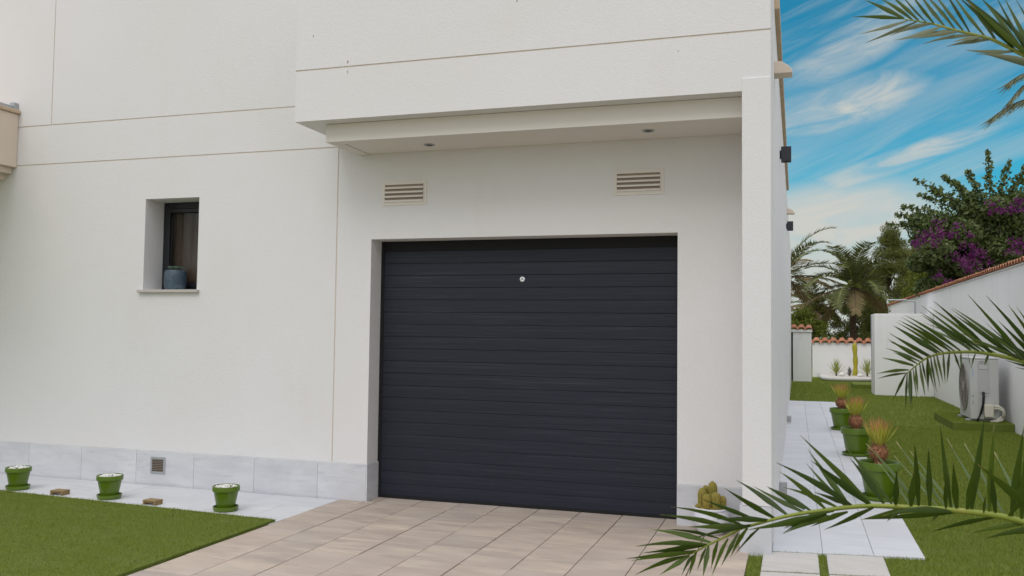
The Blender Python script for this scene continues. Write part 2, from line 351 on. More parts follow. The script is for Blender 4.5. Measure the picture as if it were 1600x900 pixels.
FAR_PALM = mat('far_palm_leaflet', (0.15, 0.160, 0.05), 0.6, trans=0.2, island=[((0.15, 0.17, 0.07), 0.6), ((0.045, 0.06, 0.02), 0.6)])
DRY_PALM = mat('dry_palm_leaflet', (0.27, 0.20, 0.10), 0.8, trans=0.2, island=[((0.12, 0.12, 0.045), 0.8), ((0.30, 0.22, 0.12), 0.4)])
PINE = mat('pine_needles', (0.130, 0.145, 0.024), 0.7, trans=0.2, island=[((0.19, 0.20, 0.045), 0.7), ((0.05, 0.065, 0.014), 0.5)], var=[(0.7, I, (0.12, 0.11, 0.03), 0.45, 0.65, 0.5)])
SHRUB = mat('bright_shrub_leaf', (0.16, 0.19, 0.018), 0.6, trans=0.25, island=[((0.19, 0.22, 0.03), 0.6), ((0.04, 0.065, 0.010), 0.6)])
BOUG = mat('bougainvillea_leaf', (0.105, 0.150, 0.032), 0.5, spec=0.35, trans=0.25, island=[((0.21, 0.25, 0.11), 0.6), ((0.03, 0.045, 0.012), 0.6)])
BRACT = mat('purple_bract', (0.15, 0.016, 0.115), 0.6, trans=0.3, island=[((0.28, 0.04, 0.22), 0.5), ((0.06, 0.010, 0.08), 0.7)])
TERRA = mat('terracotta_tile', (0.36, 0.135, 0.070), 0.85, spec=0.2, island=[((0.50, 0.27, 0.16), 0.7), ((0.22, 0.09, 0.055), 0.5)], var=[(8, I, (0.26, 0.12, 0.075), 0.45, 0.7, 0.5)], bump=[(60, 0.003, 0.4)])
WALLW = mat('garden_wall_paint', (0.78, 0.77, 0.77), 0.9, spec=0.2, var=[(0.5, I, (0.71, 0.70, 0.70), 0.42, 0.7, 0.6), (3, (1, 1, 0.2), (0.56, 0.53, 0.50), 0.58, 0.8, 0.4)], bump=[(120, 0.003, 0.3)])
ACM = mat('aircon_enamel', (0.50, 0.50, 0.495), 0.4, spec=0.4, coat=0.1, var=[(3, I, (0.45, 0.44, 0.43), 0.45, 0.7, 0.5)])
AC_D = mat('aircon_dark', (0.06, 0.048, 0.04), 0.6)
ACP = mat('aircon_panel', (0.44, 0.44, 0.44), 0.45)
CABLE = mat('black_cable', (0.012, 0.012, 0.014), 0.5)
HOSE = mat('cream_pipe_wrap', (0.62, 0.58, 0.50), 0.6)
GRAVEL = mat('white_gravel', (0.60, 0.57, 0.52), 0.9, var=[(30, I, (0.42, 0.38, 0.33), 0.4, 0.65, 0.8)], bump=[(50, 0.02, 0.8)])
GALV = mat('galvanised_metal', (0.42, 0.44, 0.46), 0.45, metal=0.6)
gl = mat('window_glass', (0.02, 0.02, 0.02), 0.03, spec=0.5); gb = gl.node_tree.nodes['Principled BSDF']
gb.inputs['Transmission Weight'].default_value = 1.0; gb.inputs['Base Color'].default_value = (0.85, 0.88, 0.88, 1)
for l_ in list(gl.node_tree.links):
    if l_.to_socket == gb.inputs['Base Color']: gl.node_tree.links.remove(l_)
GLASS = gl
gb.inputs['IOR'].default_value = 1.25
# ------------------------------------------------------------------ ground and paving (the setting)
XR, XE = -0.16, 3.24          # right side wall of the house, boundary wall
m = MB(); m.add([(-300, -120, -0.09), (300, -120, -0.09), (300, 600, -0.09), (-300, 600, -0.09)], [(0, 1, 2, 3)])
tag(m.build('ground', EARTH), kind='structure')

PX0, PW, PR = -3.745, 0.345, 0.385
DXO0, DXO1 = -3.500, -0.872      # edges of the garage opening
m = MB(); m.add([(PX0, -9.5, -0.012), (-0.305, -9.5, -0.012), (-0.305, 0.22, -0.012), (PX0, 0.22, -0.012)], [(0, 1, 2, 3)])
bed = tag(m.build('driveway', GROUT), kind='structure')
m = MB()
for i in range(10):
    x0 = PX0 + i * PW
    j = 0; y = -0.10 if i % 3 else -0.13
    ys = [0.215, y]
    while ys[-1] > -9: ys.append(ys[-1] - PR)
    for k in range(len(ys) - 1):
        g = 0.0022; dz = random.uniform(-0.0015, 0.0015)
        x1 = x0 + PW if i < 9 else -0.305
        if ys[k] > 0.0 and (x0 < -3.5 or x0 > -0.9):      # the row under the garage door stops at the jambs
            if x0 < DXO0: m.box(x0 + g, min(x1, DXO0) - g, ys[k + 1] + g, -0.020, -0.04, dz)
            if x1 > DXO1: m.box(max(x0, DXO1) + g, x1 - g, ys[k + 1] + g, -0.020, -0.04, dz)
            a0 = max(x0, -3.498); a1 = min(x1, -0.875)
            if a1 - a0 < 0.03: 
                continue
            m.box(a0 + g, a1 - g, ys[k + 1] + g, -0.001 if False else ys[k] - g, -0.04, dz); continue
        m.box(x0 + g + (0.003 if i % 2 else 0.0008), x1 - g, ys[k + 1] + g, ys[k] - g, -0.04, dz)
o = m.build('paving', PAVER, bevel=0.003); tag(o, kind='structure')
# patch between wall foot and first paver row left of the jamb is covered by the plinth

# pale strip along the foot of the wall, left
def lawn_edge(x): return -0.803 - 0.0638 * (x + 6.641) if x > -9 else -0.66
m = MB(); m.add([(-14, -1.1, -0.010), (PX0, -1.1, -0.010), (PX0, -0.02, -0.010), (-14, -0.02, -0.010)], [(0, 1, 2, 3)])
tag(m.build('wall_path_bed', PALE_GROUT), kind='structure')
m = MB(); TW = 0.637
for r_, (ya, yb) in enumerate(((-0.035, -0.42), (-0.42, -0.86))):
    x = PX0 - 0.001 - (0.31 if r_ else 0); x1 = PX0
    while x1 > -14:
        x0 = x if x < x1 else x - TW
        m.prism([(x0 + 0.0012, yb + 0.0012), (x1 - 0.0012, yb + 0.0012), (x1 - 0.0012, ya - 0.0012), (x0 + 0.0012, ya - 0.0012)], -0.04, random.uniform(-.0008, .0008))
        x1 = x0; x = x0 - TW
x1 = PX0
while x1 > -14:
    x0 = x1 - TW; m.prism([(x0 + .0012, -1.08), (x1 - .0012, -1.08), (x1 - .0012, -0.862), (x0 + .0012, -0.862)], -0.04, 0.0); x1 = x0
tag(m.build('path', WHITE_TILE, bevel=0.0015, bseg=1), kind='structure')

# side walkway along the house
WX = [XR, 0.163, 0.487, 0.805]
fy = lambda x: -0.592 + 0.165 * (x + 0.166)
m = MB(); m.add([(XR, fy(XR) + .004, -0.010), (0.80, fy(.8) + .004, -0.010), (0.80, 14.05, -0.010), (XR, 14.05, -0.010)], [(0, 1, 2, 3)])
tag(m.build('walkway_bed', PALE_GROUT), kind='structure')
m = MB(); starts = [0.15, 0.60, 0.83]
for i in range(3):
    ys = [None, starts[i]]
    while ys[-1] < 13.6: ys.append(ys[-1] + 0.66)
    ys[-1] = 14.06
    g = 0.0014
    for k in range(len(ys) - 1):
        a, b = WX[i] + g, WX[i + 1] - g; y1 = ys[k + 1] - g
        if ys[k] is None: m.prism([(a, fy(a)), (b, fy(b)), (b, y1), (a, y1)], -0.04, 0.0)
        else: m.prism([(a, ys[k] + g), (b, ys[k] + g), (b, y1), (a, y1)], -0.04, random.uniform(-.0012, .0008))
tag(m.build('walkway', WHITE_TILE, bevel=0.0015, bseg=1), kind='structure')

# stepping slabs on the turf
def slab(pts, label):
    m = MB(); m.prism(pts, -0.04, 0.001); o = m.build('stepping_slab', SLAB, bevel=0.004)
    tag(o, label, 'stepping slab', 'sandy slabs in front of the side walkway')
def sy(x, k): return fy(x) - 0.025 - k * 0.54
for k in range(4):
    for a, b, s in ((-0.215, 0.132, 'left'), (0.185, 0.541, 'right')):
        if k == 0: lab = 'square sandy slab directly in front of the white walkway, ' + s + ' one of the pair'
        else: lab = 'sandy slab in the ' + ('second', 'third', 'fourth')[k - 1] + ' row before the white walkway, ' + s + ' column'
        if k < 2: slab([(a, sy(a, k) - 0.505), (b, sy(b, k) - 0.505), (b, sy(b, k)), (a, sy(a, k))], lab)

# lawns: raised turf left of the driveway, wide lawn right of the house
LL = [(-14, -7.5), (-3.757, -7.5), (-3.757, -0.987), (-4.545, -0.935), (-6.641, -0.803), (-9, -0.66), (-14, -0.66)]
m = MB(); m.prism(LL, -0.02, 0.016); tag(m.build('lawn', TURF), kind='structure')
m = MB(); m.add([(XR - .15, -9, -0.016), (XE, -9, -0.016), (XE, 34, -0.016), (-1.4, 34, -0.016), (-1.4, 22.02, -0.016), (XR - .15, 22.02, -0.016)], [(0, 1, 2, 3, 4, 5)])
tag(m.build('lawn', TURF), kind='structure')

def blades(n, region, h, w, zb, far=False):
    """individual turf fibres as slim leaning triangles"""
    x0, x1, y0, y1 = region
    X = rng.uniform(x0, x1, n); Y = rng.uniform(y0, y1, n)
    return X, Y, h, w, zb
def make_blades(X, Y, h, w, zb):
    n = len(X); a = rng.uniform(0, 2 * np.pi, n); hh = h * rng.uniform(0.6, 1.25, n); ww = w * rng.uniform(0.7, 1.3, n)
    la = rng.uniform(0, 2 * np.pi, n); lean = hh * rng.uniform(0.15, 0.9, n)
    V = np.zeros((n, 3, 3))
    V[:, 0] = np.stack([X - np.cos(a) * ww, Y - np.sin(a) * ww, np.full(n, zb)], 1)
    V[:, 1] = np.stack([X + np.cos(a) * ww, Y + np.sin(a) * ww, np.full(n, zb)], 1)
    V[:, 2] = np.stack([X + np.cos(la) * lean, Y + np.sin(la) * lean, zb + hh], 1)
    return V
n = 120000; X = rng.uniform(-8.2, -3.752, n); Y = rng.uniform(-3.2, -0.62, n)
edge = np.where(X > -9, -0.803 - 0.0638 * (X + 6.641), -0.66)
k = Y < edge + 0.006; X, Y = X[k], Y[k]
tag(quads_mesh('grass', make_blades(X, Y, 0.017, 0.0022, 0.012), BLADE), kind='stuff')
def ok_right(X, Y):
    fyx = -0.592 + 0.165 * (X + 0.166)
    on_walk = (X > XR - 0.01) & (X < 0.803) & (Y > fyx + 0.004) & (Y < 14.06)
    st = np.zeros_like(X, bool)
    for kk in range(2):
        for a_, b_ in ((-0.215, 0.132), (0.185, 0.541)):
            t_ = fyx - 0.025 - kk * 0.54; st |= (X > a_) & (X < b_) & (Y < t_) & (Y > t_ - 0.505)
    house = ((X < XR) & (Y > -0.70)) | (X < -0.305)
    return ~(on_walk | st | house)
parts = []
for n, reg, h, w in ((130000, (-0.305, 3.2, -2.4, 2.5), 0.026, 0.0022), (90000, (0.8, 3.22, 2.5, 9), 0.026, 0.003), (70000, (-0.16, 3.22, 9, 26), 0.028, 0.005)):
    X = rng.uniform(reg[0], reg[1], n); Y = rng.uniform(reg[2], reg[3], n); k = ok_right(X, Y)
    parts.append(make_blades(X[k], Y[k], h, w, -0.017))
tag(quads_mesh('grass', np.concatenate(parts), BLADE), kind='stuff')

# ------------------------------------------------------------------ the house
house = thing('house', 'white stuccoed house with dark sectional garage door and stepped canopy', 'house', (-2, 0, 0))
house.location = (0, 0, 0)
DXL, DXR, DZT, DD = -3.5, -0.873, 2.24, 0.205
WXL, WXR_, WZB, WZT = -5.88, -5.278, 1.812, 2.672
J = 0.011
xs = [-14, -7.05 - J / 2, -7.05 + J / 2, WXL, WXR_, -3.835 - J / 2, -3.835 + J / 2, -3.83, DXL, DXR, -0.35]
xs = sorted(set(xs)); zs = sorted(set([0.311, WZB, DZT, WZT, 3.063 - J / 2, 3.063 + J / 2, 3.455 - J / 2, 3.455 + J / 2, 7.0]))
def dep(x, z):
    if WXL < x < WXR_ and WZB < z < WZT: return None
    if DXL < x < DXR and z < DZT: return None
    if abs(x + 3.835) < J / 2 and z < 3.063: return 0.005
    if abs(x + 7.05) < J / 2 and z > 3.455: return 0.005
    if x < -3.835 and (abs(z - 3.063) < J / 2 or abs(z - 3.455) < J / 2): return 0.005
    return 0.0
m = MB(); relief(xs, zs, dep, m, thick=0.29, mi_f=lambda d: 1 if d and d > 0.003 else 0)
m.build('front_wall', [STUCCO, JOINT], house, merge=True)
# masses behind the front
m = MB()
m.box(-14, -6.2, 0.29, 14, -0.1, 6.995); m.box(-6.2, -3.86, 0.8, 14, -0.1, 6.995)
m.box(-6.2, -3.86, 0.29, 0.8, 2.80, 6.995); m.box(-6.2, -3.86, 0.29, 0.8, -0.1, 1.70)
m.box(-6.2, -5.98, 0.29, 0.8, 1.7, 2.8); m.box(-5.18, -3.86, 0.29, 0.8, 1.7, 2.8)
m.box(-14, -3.86, 0.002, 0.29, 6.90, 6.995)
m.build('main_block', STUCCO, house)
m = MB()
m.box(-3.86, XR, 0.42, 22, -0.1, 4.0)
m.box(-3.86, DXL - 0.002, 0.29, 0.42, -0.1, 2.5); m.box(DXR + 0.002, XR, -0.0, 0.42, -0.1, 3.12) if False else m.box(DXR + 0.10, XR, 0.292, 0.42, -0.1, 4.0)
m.box(-3.86, DXR + 0.10, 0.292, 0.42, 2.5, 4.0)
m.build('garage_block', STUCCO, house)
# right pillar and side wall skin
m = MB(); m.box(-0.35, XR + 0.001, -0.708, 0.0, 0.311, 3.215); m.box(-0.352, XR + 0.002, -0.692, 0.10, -0.05, 0.311) if False else None
m.build('pillar', STUCCO, house, bevel=0.006)
m = MB()
for z0, z1 in ((-0.05, 4.0),):
    for y0, y1 in ((-0.36, 9.05), (9.06, 21.98)):
        m.box(XR - 0.03, XR + 0.006, y0, y1, z0, z1)
m.build('side_wall', STUCCO, house)
# upper storey overhang
oxs = [-3.852, XR]; ozs = [3.126, 3.535, 3.548, 4.5]
m = MB(); relief(oxs, ozs, lambda x, z: 0.006 if 3.535 < z < 3.548 else 0.0, m, thick=0.69, mi_f=lambda d: 1 if d > 0.005 else 0, base=-0.70)
Y0 = -0.70
m.add([(-3.852, Y0, 3.126), (XR, Y0, 3.126), (XR, 0.0, 3.126), (-3.852, 0.0, 3.126)], [(3, 2, 1, 0)])
m.add([(-3.852, Y0, 3.126), (-3.852, 0, 3.126), (-3.852, 0, 4.5), (-3.852, Y0, 4.5)], [(0, 3, 2, 1)])
m.add([(XR + 0.0, Y0, 3.126), (XR, 0, 3.126), (XR, 0, 4.5), (XR, Y0, 4.5)], [(0, 1, 2, 3)])
m.add([(-3.852, Y0, 4.5), (XR, Y0, 4.5), (XR, 0.0, 4.5), (-3.852, 0.0, 4.5)], [(0, 1, 2, 3)])
m.build('overhang', [STUCCO, JOINT], house, merge=True)
# beam box under the overhang with a slim shadow joint round its ceiling
bx0, bx1, by0 = -3.643, -0.352, -0.565
m = MB()
m.box(bx0, bx1, by0, by0 + 0.10, 2.978, 3.124); m.box(bx0, bx0 + 0.11, by0 + 0.10, -0.002, 2.978, 3.124)
m.build('canopy_beam', SOFFIT, house, bevel=0.003)
m = MB(); m.box(bx0 + 0.116, bx1, by0 + 0.106, -0.002, 2.984, 3.05); m.build('canopy_ceiling', SOFFIT, house)
for px, py in ((-2.866, -0.245), (-1.057, -0.297)):
    m = MB(); m.lathe([(0.030, 2.9835), (0.030, 2.978), (0.040, 2.976), (0.047, 2.9790), (0.047, 2.9835)], 28, (px, py, 0))
    d = m.build('downlight', GALV, house, smooth=True)
    m = MB(); m.lathe([(0.029, 2.9785), (0.020, 2.9778), (0.004, 2.9772)], 20, (px, py, 0)); m.build('lamp_glass', AC_D, d, smooth=True)
# sand-coloured coping along the side parapet, front coping of the upper wall
m = MB(); m.box(-3.848, XR - 0.002, 0.001, 0.20, 4.0, 4.498); m.build('parapet', STUCCO, house)
m = MB(); m.box(-0.20, XR + 0.045, 0.205, 9.3, 4.001, 4.075)
m.build('parapet_coping', TRIM, house, bevel=0.006)
m = MB(); m.box(-14.05, -3.80, -0.04, 0.4, 6.997, 7.05); m.build('roof_coping', TRIM, house, bevel=0.006)
def scupper(y, z):
    m = MB(); w = 0.075; P = []
    prof = [(0, 0), (0.135, 0), (0.135, 0.018), (0.105, 0.060), (0.055, 0.092), (0, 0.098)]
    n = len(prof)
    v = [(XR + 0.004 + a, y - w, z + b) for a, b in prof] + [(XR + 0.004 + a, y + w, z + b) for a, b in prof]
    m.add(v, [tuple(range(n)), tuple(range(n, 2 * n))[::-1]] + [(i, n + i, n + (i + 1) % n, (i + 1) % n) for i in range(n)])
    o = m.build('scupper', STUCCO_CREAM, house, bevel=0.004)
scupper(0.12, 3.445); scupper(9.6, 3.62)
def wall_lamp(y, z, s=1.0):
    m = MB(); m.box(XR + 0.02, XR + 0.02 + 0.098 * s, y - 0.06, y + 0.06, z - 0.073, z + 0.073); b = m.build('wall_lamp', LAMPM, house, bevel=0.003)
    m = MB(); m.box(XR + 0.006, XR + 0.02, y - 0.03, y + 0.03, z - 0.04, z + 0.04); m.build('bracket', LAMPM, b)
    m = MB(); m.box(XR + 0.045, XR + 0.105 * s, y - 0.04, y + 0.04, z - 0.0755, z - 0.0732); m.build('lamp_glass', BLACK, b)
wall_lamp(2.42, 3.285); wall_lamp(8.36, 3.26)
# stone plinth
m = MB(); PJ = [-14 + 0.0] + [-3.965 - 0.637 * k for k in range(15, -1, -1)] + [-3.5]
PJ = sorted(set([round(v, 4) for v in PJ])); G = 0.001
for a, b in zip(PJ[:-1], PJ[1:]): 
    if b - a > 0.05: m.box(a + G, b - G, -0.018, -0.001, -0.05, 0.309)
m.box(DXL - 0.018, DXL, -0.018, DD - 0.01, -0.05, 0.309) if False else m.box(DXL + 0.0, DXL + 0.012, -0.018, 0.200, -0.05, 0.309)
m.build('plinth', MARBLE, house, bevel=0.0012, bseg=1); m = MB(); m.box(DXR + G, -0.369, -0.018, -0.001, -0.05, 0.309)
m.build('plinth', MARBLE, house, bevel=0.0012, bseg=1); m = MB()
m.box(-0.366, XR - 0.001, -0.712, -0.002, -0.05, 0.309)
m.build('plinth', MARBLE, house, bevel=0.0012, bseg=1)
m = MB(); m.box(-14, DXL, 0.0, 0.29, -0.1, 0.312); m.box(DXR, -0.35, 0, 0.292, -0.1, 0.312); m.box(-0.35, XR - 0.002, -0.688, 0.29, -0.1, 0.312)
m.build('wall_foot', STUCCO, house)

# garage door
ZD = 0.018
m = MB(); s = (DZT - ZD) / 20.85; n_s = 20
yf = DD; x0, x1 = DXL + 0.075 - 0.045, DXR - 0.03
dlf = MB(); prof = []
for k in range(n_s):
    z0 = ZD + k * s; z1 = z0 + s; g = 0.003
    prof += [(yf + 0.0032, z0), (yf - 0.0010, z0 + g), (yf - 0.0012, (z0 + z1) / 2), (yf + 0.0004, z1 - g), (yf + 0.0032, z1)]
P2 = []
for p in prof:
    if not P2 or abs(P2[-1][0] - p[0]) + abs(P2[-1][1] - p[1]) > 1e-6: P2.append(p)
v = [(x0, a, b) for a, b in P2] + [(x1, a, b) for a, b in P2]; n = len(P2)
dlf.add(v, [(i, n + i, n + i + 1, i + 1) for i in range(n - 1)])
dlf.add([(x0, yf + .05, ZD), (x1, yf + .05, ZD), (x1, yf + .05, DZT), (x0, yf + .05, DZT)], [(0, 1, 2, 3)])
gd = dlf.build('garage_door', DOOR, house)
m = MB(); m.box(DXL + 0.001, x0 + 0.002, yf - 0.006, yf + 0.03, 0.0, DZT - 0.001); m.box(x1 - 0.002, DXR - 0.001, yf + 0.002, yf + 0.03, 0.0, DZT - 0.001)
m.box(x0, x1, yf + 0.004, yf + 0.04, ZD + n_s * s + 0.001, DZT - 0.001)  # black strip paints in the shaded header above the top slat
m.build('door_seal_and_shade', BLACK, gd)
m = MB(); m.box(x0 + 0.002, x1 - 0.002, yf - 0.012, yf + 0.02, 0.001, ZD + 0.008); m.build('bottom_seal', BLACK, gd)
m = MB(); c = (-2.191, yf, 1.899)
def disc_y(m, cx, y, cz, r, th, seg=24, mi=0):
    v = []; 
    for yy, rr in ((y, r), (y - th * 0.6, r), (y - th, r * 0.8)):
        for k in range(seg): an = 2 * math.pi * k / seg; v.append((cx + rr * math.cos(an), yy, cz + rr * math.sin(an)))
    f = [(i * seg + k, i * seg + (k + 1) % seg, (i + 1) * seg + (k + 1) % seg, (i + 1) * seg + k) for i in range(2) for k in range(seg)]
    f.append(tuple(range(2 * seg, 3 * seg))); m.add(v, f, mi)
disc_y(m, c[0], yf - 0.0005, c[2], 0.024, 0.010); lk = m.build('lock', CHROME, gd, smooth=True)
m = MB(); disc_y(m, c[0], yf - 0.0105, c[2], 0.010, 0.004, 16); m.box(c[0] - .0015, c[0] + .0015, yf - 0.0158, yf - 0.014, c[2] - .006, c[2] + .006)
m.build('keyhole', GALV, lk, smooth=True)

# window with sill, dark frame, pane and curtain
win = thing('window', None, None); win.parent = house
m = MB(); YF = 0.205
def ringbox(m, x0, x1, z0, z1, w, ya, yb, wt=None, wb=None):
    wt = wt or w; wb = wb or w
    m.box(x0, x0 + w, ya, yb, z0, z1); m.box(x1 - w, x1, ya, yb, z0, z1); m.box(x0 + w, x1 - w, ya, yb, z0, z0 + wb); m.box(x0 + w, x1 - w, ya, yb, z1 - wt, z1)
ringbox(m, WXL - 0.01, WXR_ + 0.01, WZB - 0.01, WZT + 0.0, 0.048, YF + 0.055, YF + 0.13, wt=0.06)
ringbox(m, WXL + 0.040, WXR_ - 0.040, WZB + 0.040, WZT - 0.062, 0.038, YF + 0.045, YF + 0.10)
fr = m.build('window_frame', FRAME_D, house, bevel=0.003); 
bpy.data.objects.remove(win)
m = MB(); m.box(WXL + 0.08, WXR_ - 0.08, YF + 0.075, YF + 0.081, WZB + 0.08, WZT - 0.10); m.build('pane', GLASS, fr)
m = MB(); nx = 60
v = []; 
for i in range(nx + 1):
    q = i / nx; x = WXL + 0.03 + q * (WXR_ - WXL - 0.06); y = YF + 0.16 + 0.018 * math.sin(q * 46 + 1.3 * math.sin(q * 9))
    v += [(x, y, WZB + 0.0), (x + 0.02 * math.sin(q * 7), y, WZT)]
m.add(v, [(2 * i, 2 * i + 2, 2 * i + 3, 2 * i + 1) for i in range(nx)]); m.build('curtain', CURTAIN, fr, smooth='all')
m = MB(); m.box(-6.19, -5.0, 0.62, 0.63, 1.71, 2.79); m.build('painted_room_dark', BLACK, fr)  # black panel paints in the darkness of the room behind
m = MB(); m.box(WXL - 0.045, WXR_ + 0.03, -0.035, YF + 0.055, WZB - 0.028, WZB - 0.002); m.build('window_sill', SILL, house, bevel=0.003)

# louvred wall vents
def vent(x0, x1, z0, z1):
    m = MB(); ringbox(m, x0, x1, z0, z1, 0.020, -0.007, -0.0005); ringbox(m, x0 + .017, x1 - .017, z0 + .017, z1 - .017, 0.012, -0.012, -0.0006)
    o = m.build('wall_vent', VENTM, house, bevel=0.002)
    m = MB(); m.add([(x0 + .02, -0.0006, z0 + .02), (x1 - .02, -0.0006, z0 + .02), (x1 - .02, -0.0006, z1 - .02), (x0 + .02, -0.0006, z1 - .02)], [(0, 1, 2, 3)]); m.build('painted_hollow', VENT_IN, o)  # flat brown sheet paints the shade between the louvres
    m = MB(); n = 4; h = (z1 - z0 - 0.056) / n
    for k in range(n):
        z = z0 + 0.028 + k * h
        m.add([(x0 + .028, -0.0015, z + h * .56), (x1 - .028, -0.0015, z + h * .56), (x1 - .028, -0.020, z + h * 0.36), (x0 + .028, -0.020, z + h * 0.36),
               (x0 + .028, -0.0010, z + h * .30), (x1 - .028, -0.0010, z + h * .30), (x1 - .028, -0.020, z + h * 0.0), (x0 + .028, -0.020, z + h * 0.0)],
              [(0, 1, 2, 3)[::-1], (4, 5, 6, 7), (3, 2, 6, 7)[::-1], (0, 1, 5, 4)])
    m.build('louvre', VENTM, o)
vent(-3.405, -2.988, 2.528, 2.735); vent(-1.380, -0.980, 2.545, 2.745)
# small metal grille in the plinth
m = MB(); gx0, gx1, gz0, gz1 = -5.712, -5.548, 0.105, 0.258
ringbox(m, gx0, gx1, gz0, gz1, 0.020, -0.024, -0.0185); g = m.build('plinth_grille', GALV, house, bevel=0.001)
m = MB(); m.add([(gx0 + .01, -0.0188, gz0 + .01), (gx1 - .01, -0.0188, gz0 + .01), (gx1 - .01, -0.0188, gz1 - .01), (gx0 + .01, -0.0188, gz1 - .01)], [(0, 1, 2, 3)]); m.build('painted_hollow', VENT_IN, g)  # flat brown sheet stands in for the shaded grille openings
m = MB()
for k in range(7):
    z = gz0 + 0.026 + k * 0.0155
    m.add([(gx0 + .02, -0.0195, z + .008), (gx1 - .02, -0.0195, z + .008), (gx1 - .02, -0.024, z), (gx0 + .02, -0.024, z)], [(0, 3, 2, 1)])
m.build('louvre', AC_D, g)
# steel socket boxes low on the side wall
for y, z in ((1.62, 0.055), (8.6, 0.06)):
    m = MB(); m.box(XR + 0.006, XR + 0.075, y - 0.02, y + 0.04, z - 0.04, z + 0.062); b = m.build('socket_box', STEEL, house, bevel=0.003)
    m = MB(); m.box(XR + 0.018, XR + 0.064, y - 0.024, y - 0.0202, z + 0.004, z + 0.05); m.build('flap', GALV, b, bevel=0.001)
# small chips and weather marks in the render
SPOT = mat('grey_stain', (0.30, 0.26, 0.22), 0.9)
for (x, y, z, w, h) in ((-3.70, -0.701, 3.815, .011, .02), (-3.385, -0.701, 3.578, .014, .026), (-3.385, -0.701, 3.498, .009, .024), (-1.98, -0.701, 3.925, .011, .018), (-0.98, -0.701, 3.935, .009, .022), (-0.785, -0.701, 3.44, .007, .012)):
    m = MB(); m.add([(x - w * .5, y, z + h * .3), (x - w * .1, y, z - h * .5), (x + w * .35, y, z - h * .2), (x + w * .5, y, z + h * .4), (x, y, z + h * .5)], [(0, 1, 2, 3, 4)]); m.build('stain_spot', SPOT, house)

# balcony on the left
m = MB(); m.box(-11, -7.465, -2.2, -0.002, 3.046, 3.585); bal = m.build('balcony', STUCCO_CREAM, house, bevel=0.006)
m = MB(); m.box(-11.03, -7.44, -2.23, -0.003, 3.587, 3.625); m.build('coping', TRIM, bal, bevel=0.008)
m = MB(); m.box(-11, -7.52, -1.9, -0.004, 2.985, 3.044); m.box(-11, -7.60, -1.9, -0.005, 2.925, 2.984); m.build('corbel', STUCCO_CREAM, bal, bevel=0.004)
m = MB(); m.box(-7.53, -7.49, -2.1, -0.03, 3.626, 3.665); m.box(-7.535, -7.475, -0.055, -0.004, 3.626, 3.70); rail = m.build('rail_channel', GALV, bal, bevel=0.002)

# ------------------------------------------------------------------ pots
def pot_profile(rt, h, rim):
    rb = rt * 0.66; w = 0.012
    return [(0.0, 0.004), (rb, 0.004), (rb + 0.003, 0.010), (rt * 0.93, h - rim), (rt * 1.0, h - rim + 0.002), (rt * 1.035, h - rim + 0.006), (rt * 1.035, h - 0.006), (rt * 1.02, h),
            (rt * 0.93, h), (rt * 0.91, h - 0.006), (rt * 0.89, h - 0.03), (rt * 0.88, h - 0.045)]
def green_pot(t, rt, h, rim, sauc=True):
    zb = 0.016
    m = MB(); m.lathe([(r, z + zb) for r, z in pot_profile(rt, h - zb, rim)], 48); m.build('pot', POTG, t, smooth=True)
    m = MB(); rs = rt * 0.97
    m.lathe([(rs * .8, 0.0), (rs * .93, 0.003), (rs, 0.028), (rs, 0.036), (rs * .94, 0.036), (rs * .90, 0.018), (rs * .5, 0.012)], 48); m.build('saucer', POTG, t, smooth=True)
lab0 = ['empty green pot topped with white pebbles, nearest the left edge of the lawn strip', 'green pot of white pebbles standing between the two low wooden blocks', 'green pot of white pebbles nearest to the driveway, right of both wooden blocks']
p0 = thing('flower_pot', lab0[0], 'flower pot', (-6.617, -0.640, 0.001), 0, 'green pebble pots along the wall')
green_pot(p0, 0.103, 0.196, 0.043)
m = MB()
m.lathe([(0.0, 0.165), (0.088, 0.165), (0.088, 0.170), (0.0, 0.175)], 20)
for k in range(90):
    r = 0.085 * math.sqrt(random.random()); a_ = random.uniform(0, 6.28); s_ = random.uniform(0.007, 0.014)
    m.blob((r * math.cos(a_), r * math.sin(a_), 0.178 + 0.020 * (1 - (r / 0.1) ** 2) + random.uniform(-.003, .004)), (s_, s_ * .8, s_ * .62), jit=0.12, nu=6, nv=4)
tag(m.build('pebbles', PEBBLE, p0, smooth='all'), kind='stuff')
dup(p0, (-5.569, -0.690, 0.001), 1.1, lab0[1]); dup(p0, (-4.354, -0.768, 0.001), 2.3, lab0[2])

labw = ['low wooden block between the first and second pebble pots', 'low wooden block between the second and third pebble pots']
w0 = thing('wooden_block', labw[0], 'wooden block', (-6.085, -0.700, 0.0), 0.06, 'low wooden blocks on the pale path')
m = MB()
for k in range(3): m.box(-0.085, 0.085, -0.06 + k * 0.041, -0.021 + k * 0.041, 0.038, 0.052)
m.build('top_board', WOOD, w0, bevel=0.002)
for sx in (-0.0835, 0.0655):
    m = MB(); m.box(sx, sx + 0.018, -0.0595, 0.0595, 0.0, 0.0375); m.build('side_board', WOOD, w0, bevel=0.002)
m = MB(); m.box(-0.065, 0.065, -0.045, -0.030, 0.020, 0.0375); m.build('cross_board', WOOD, w0, bevel=0.002)
w0.scale = (.76, .76, .76)
dup(w0, (-5.055, -0.772, 0.0), -0.05, labw[1], 0.76)

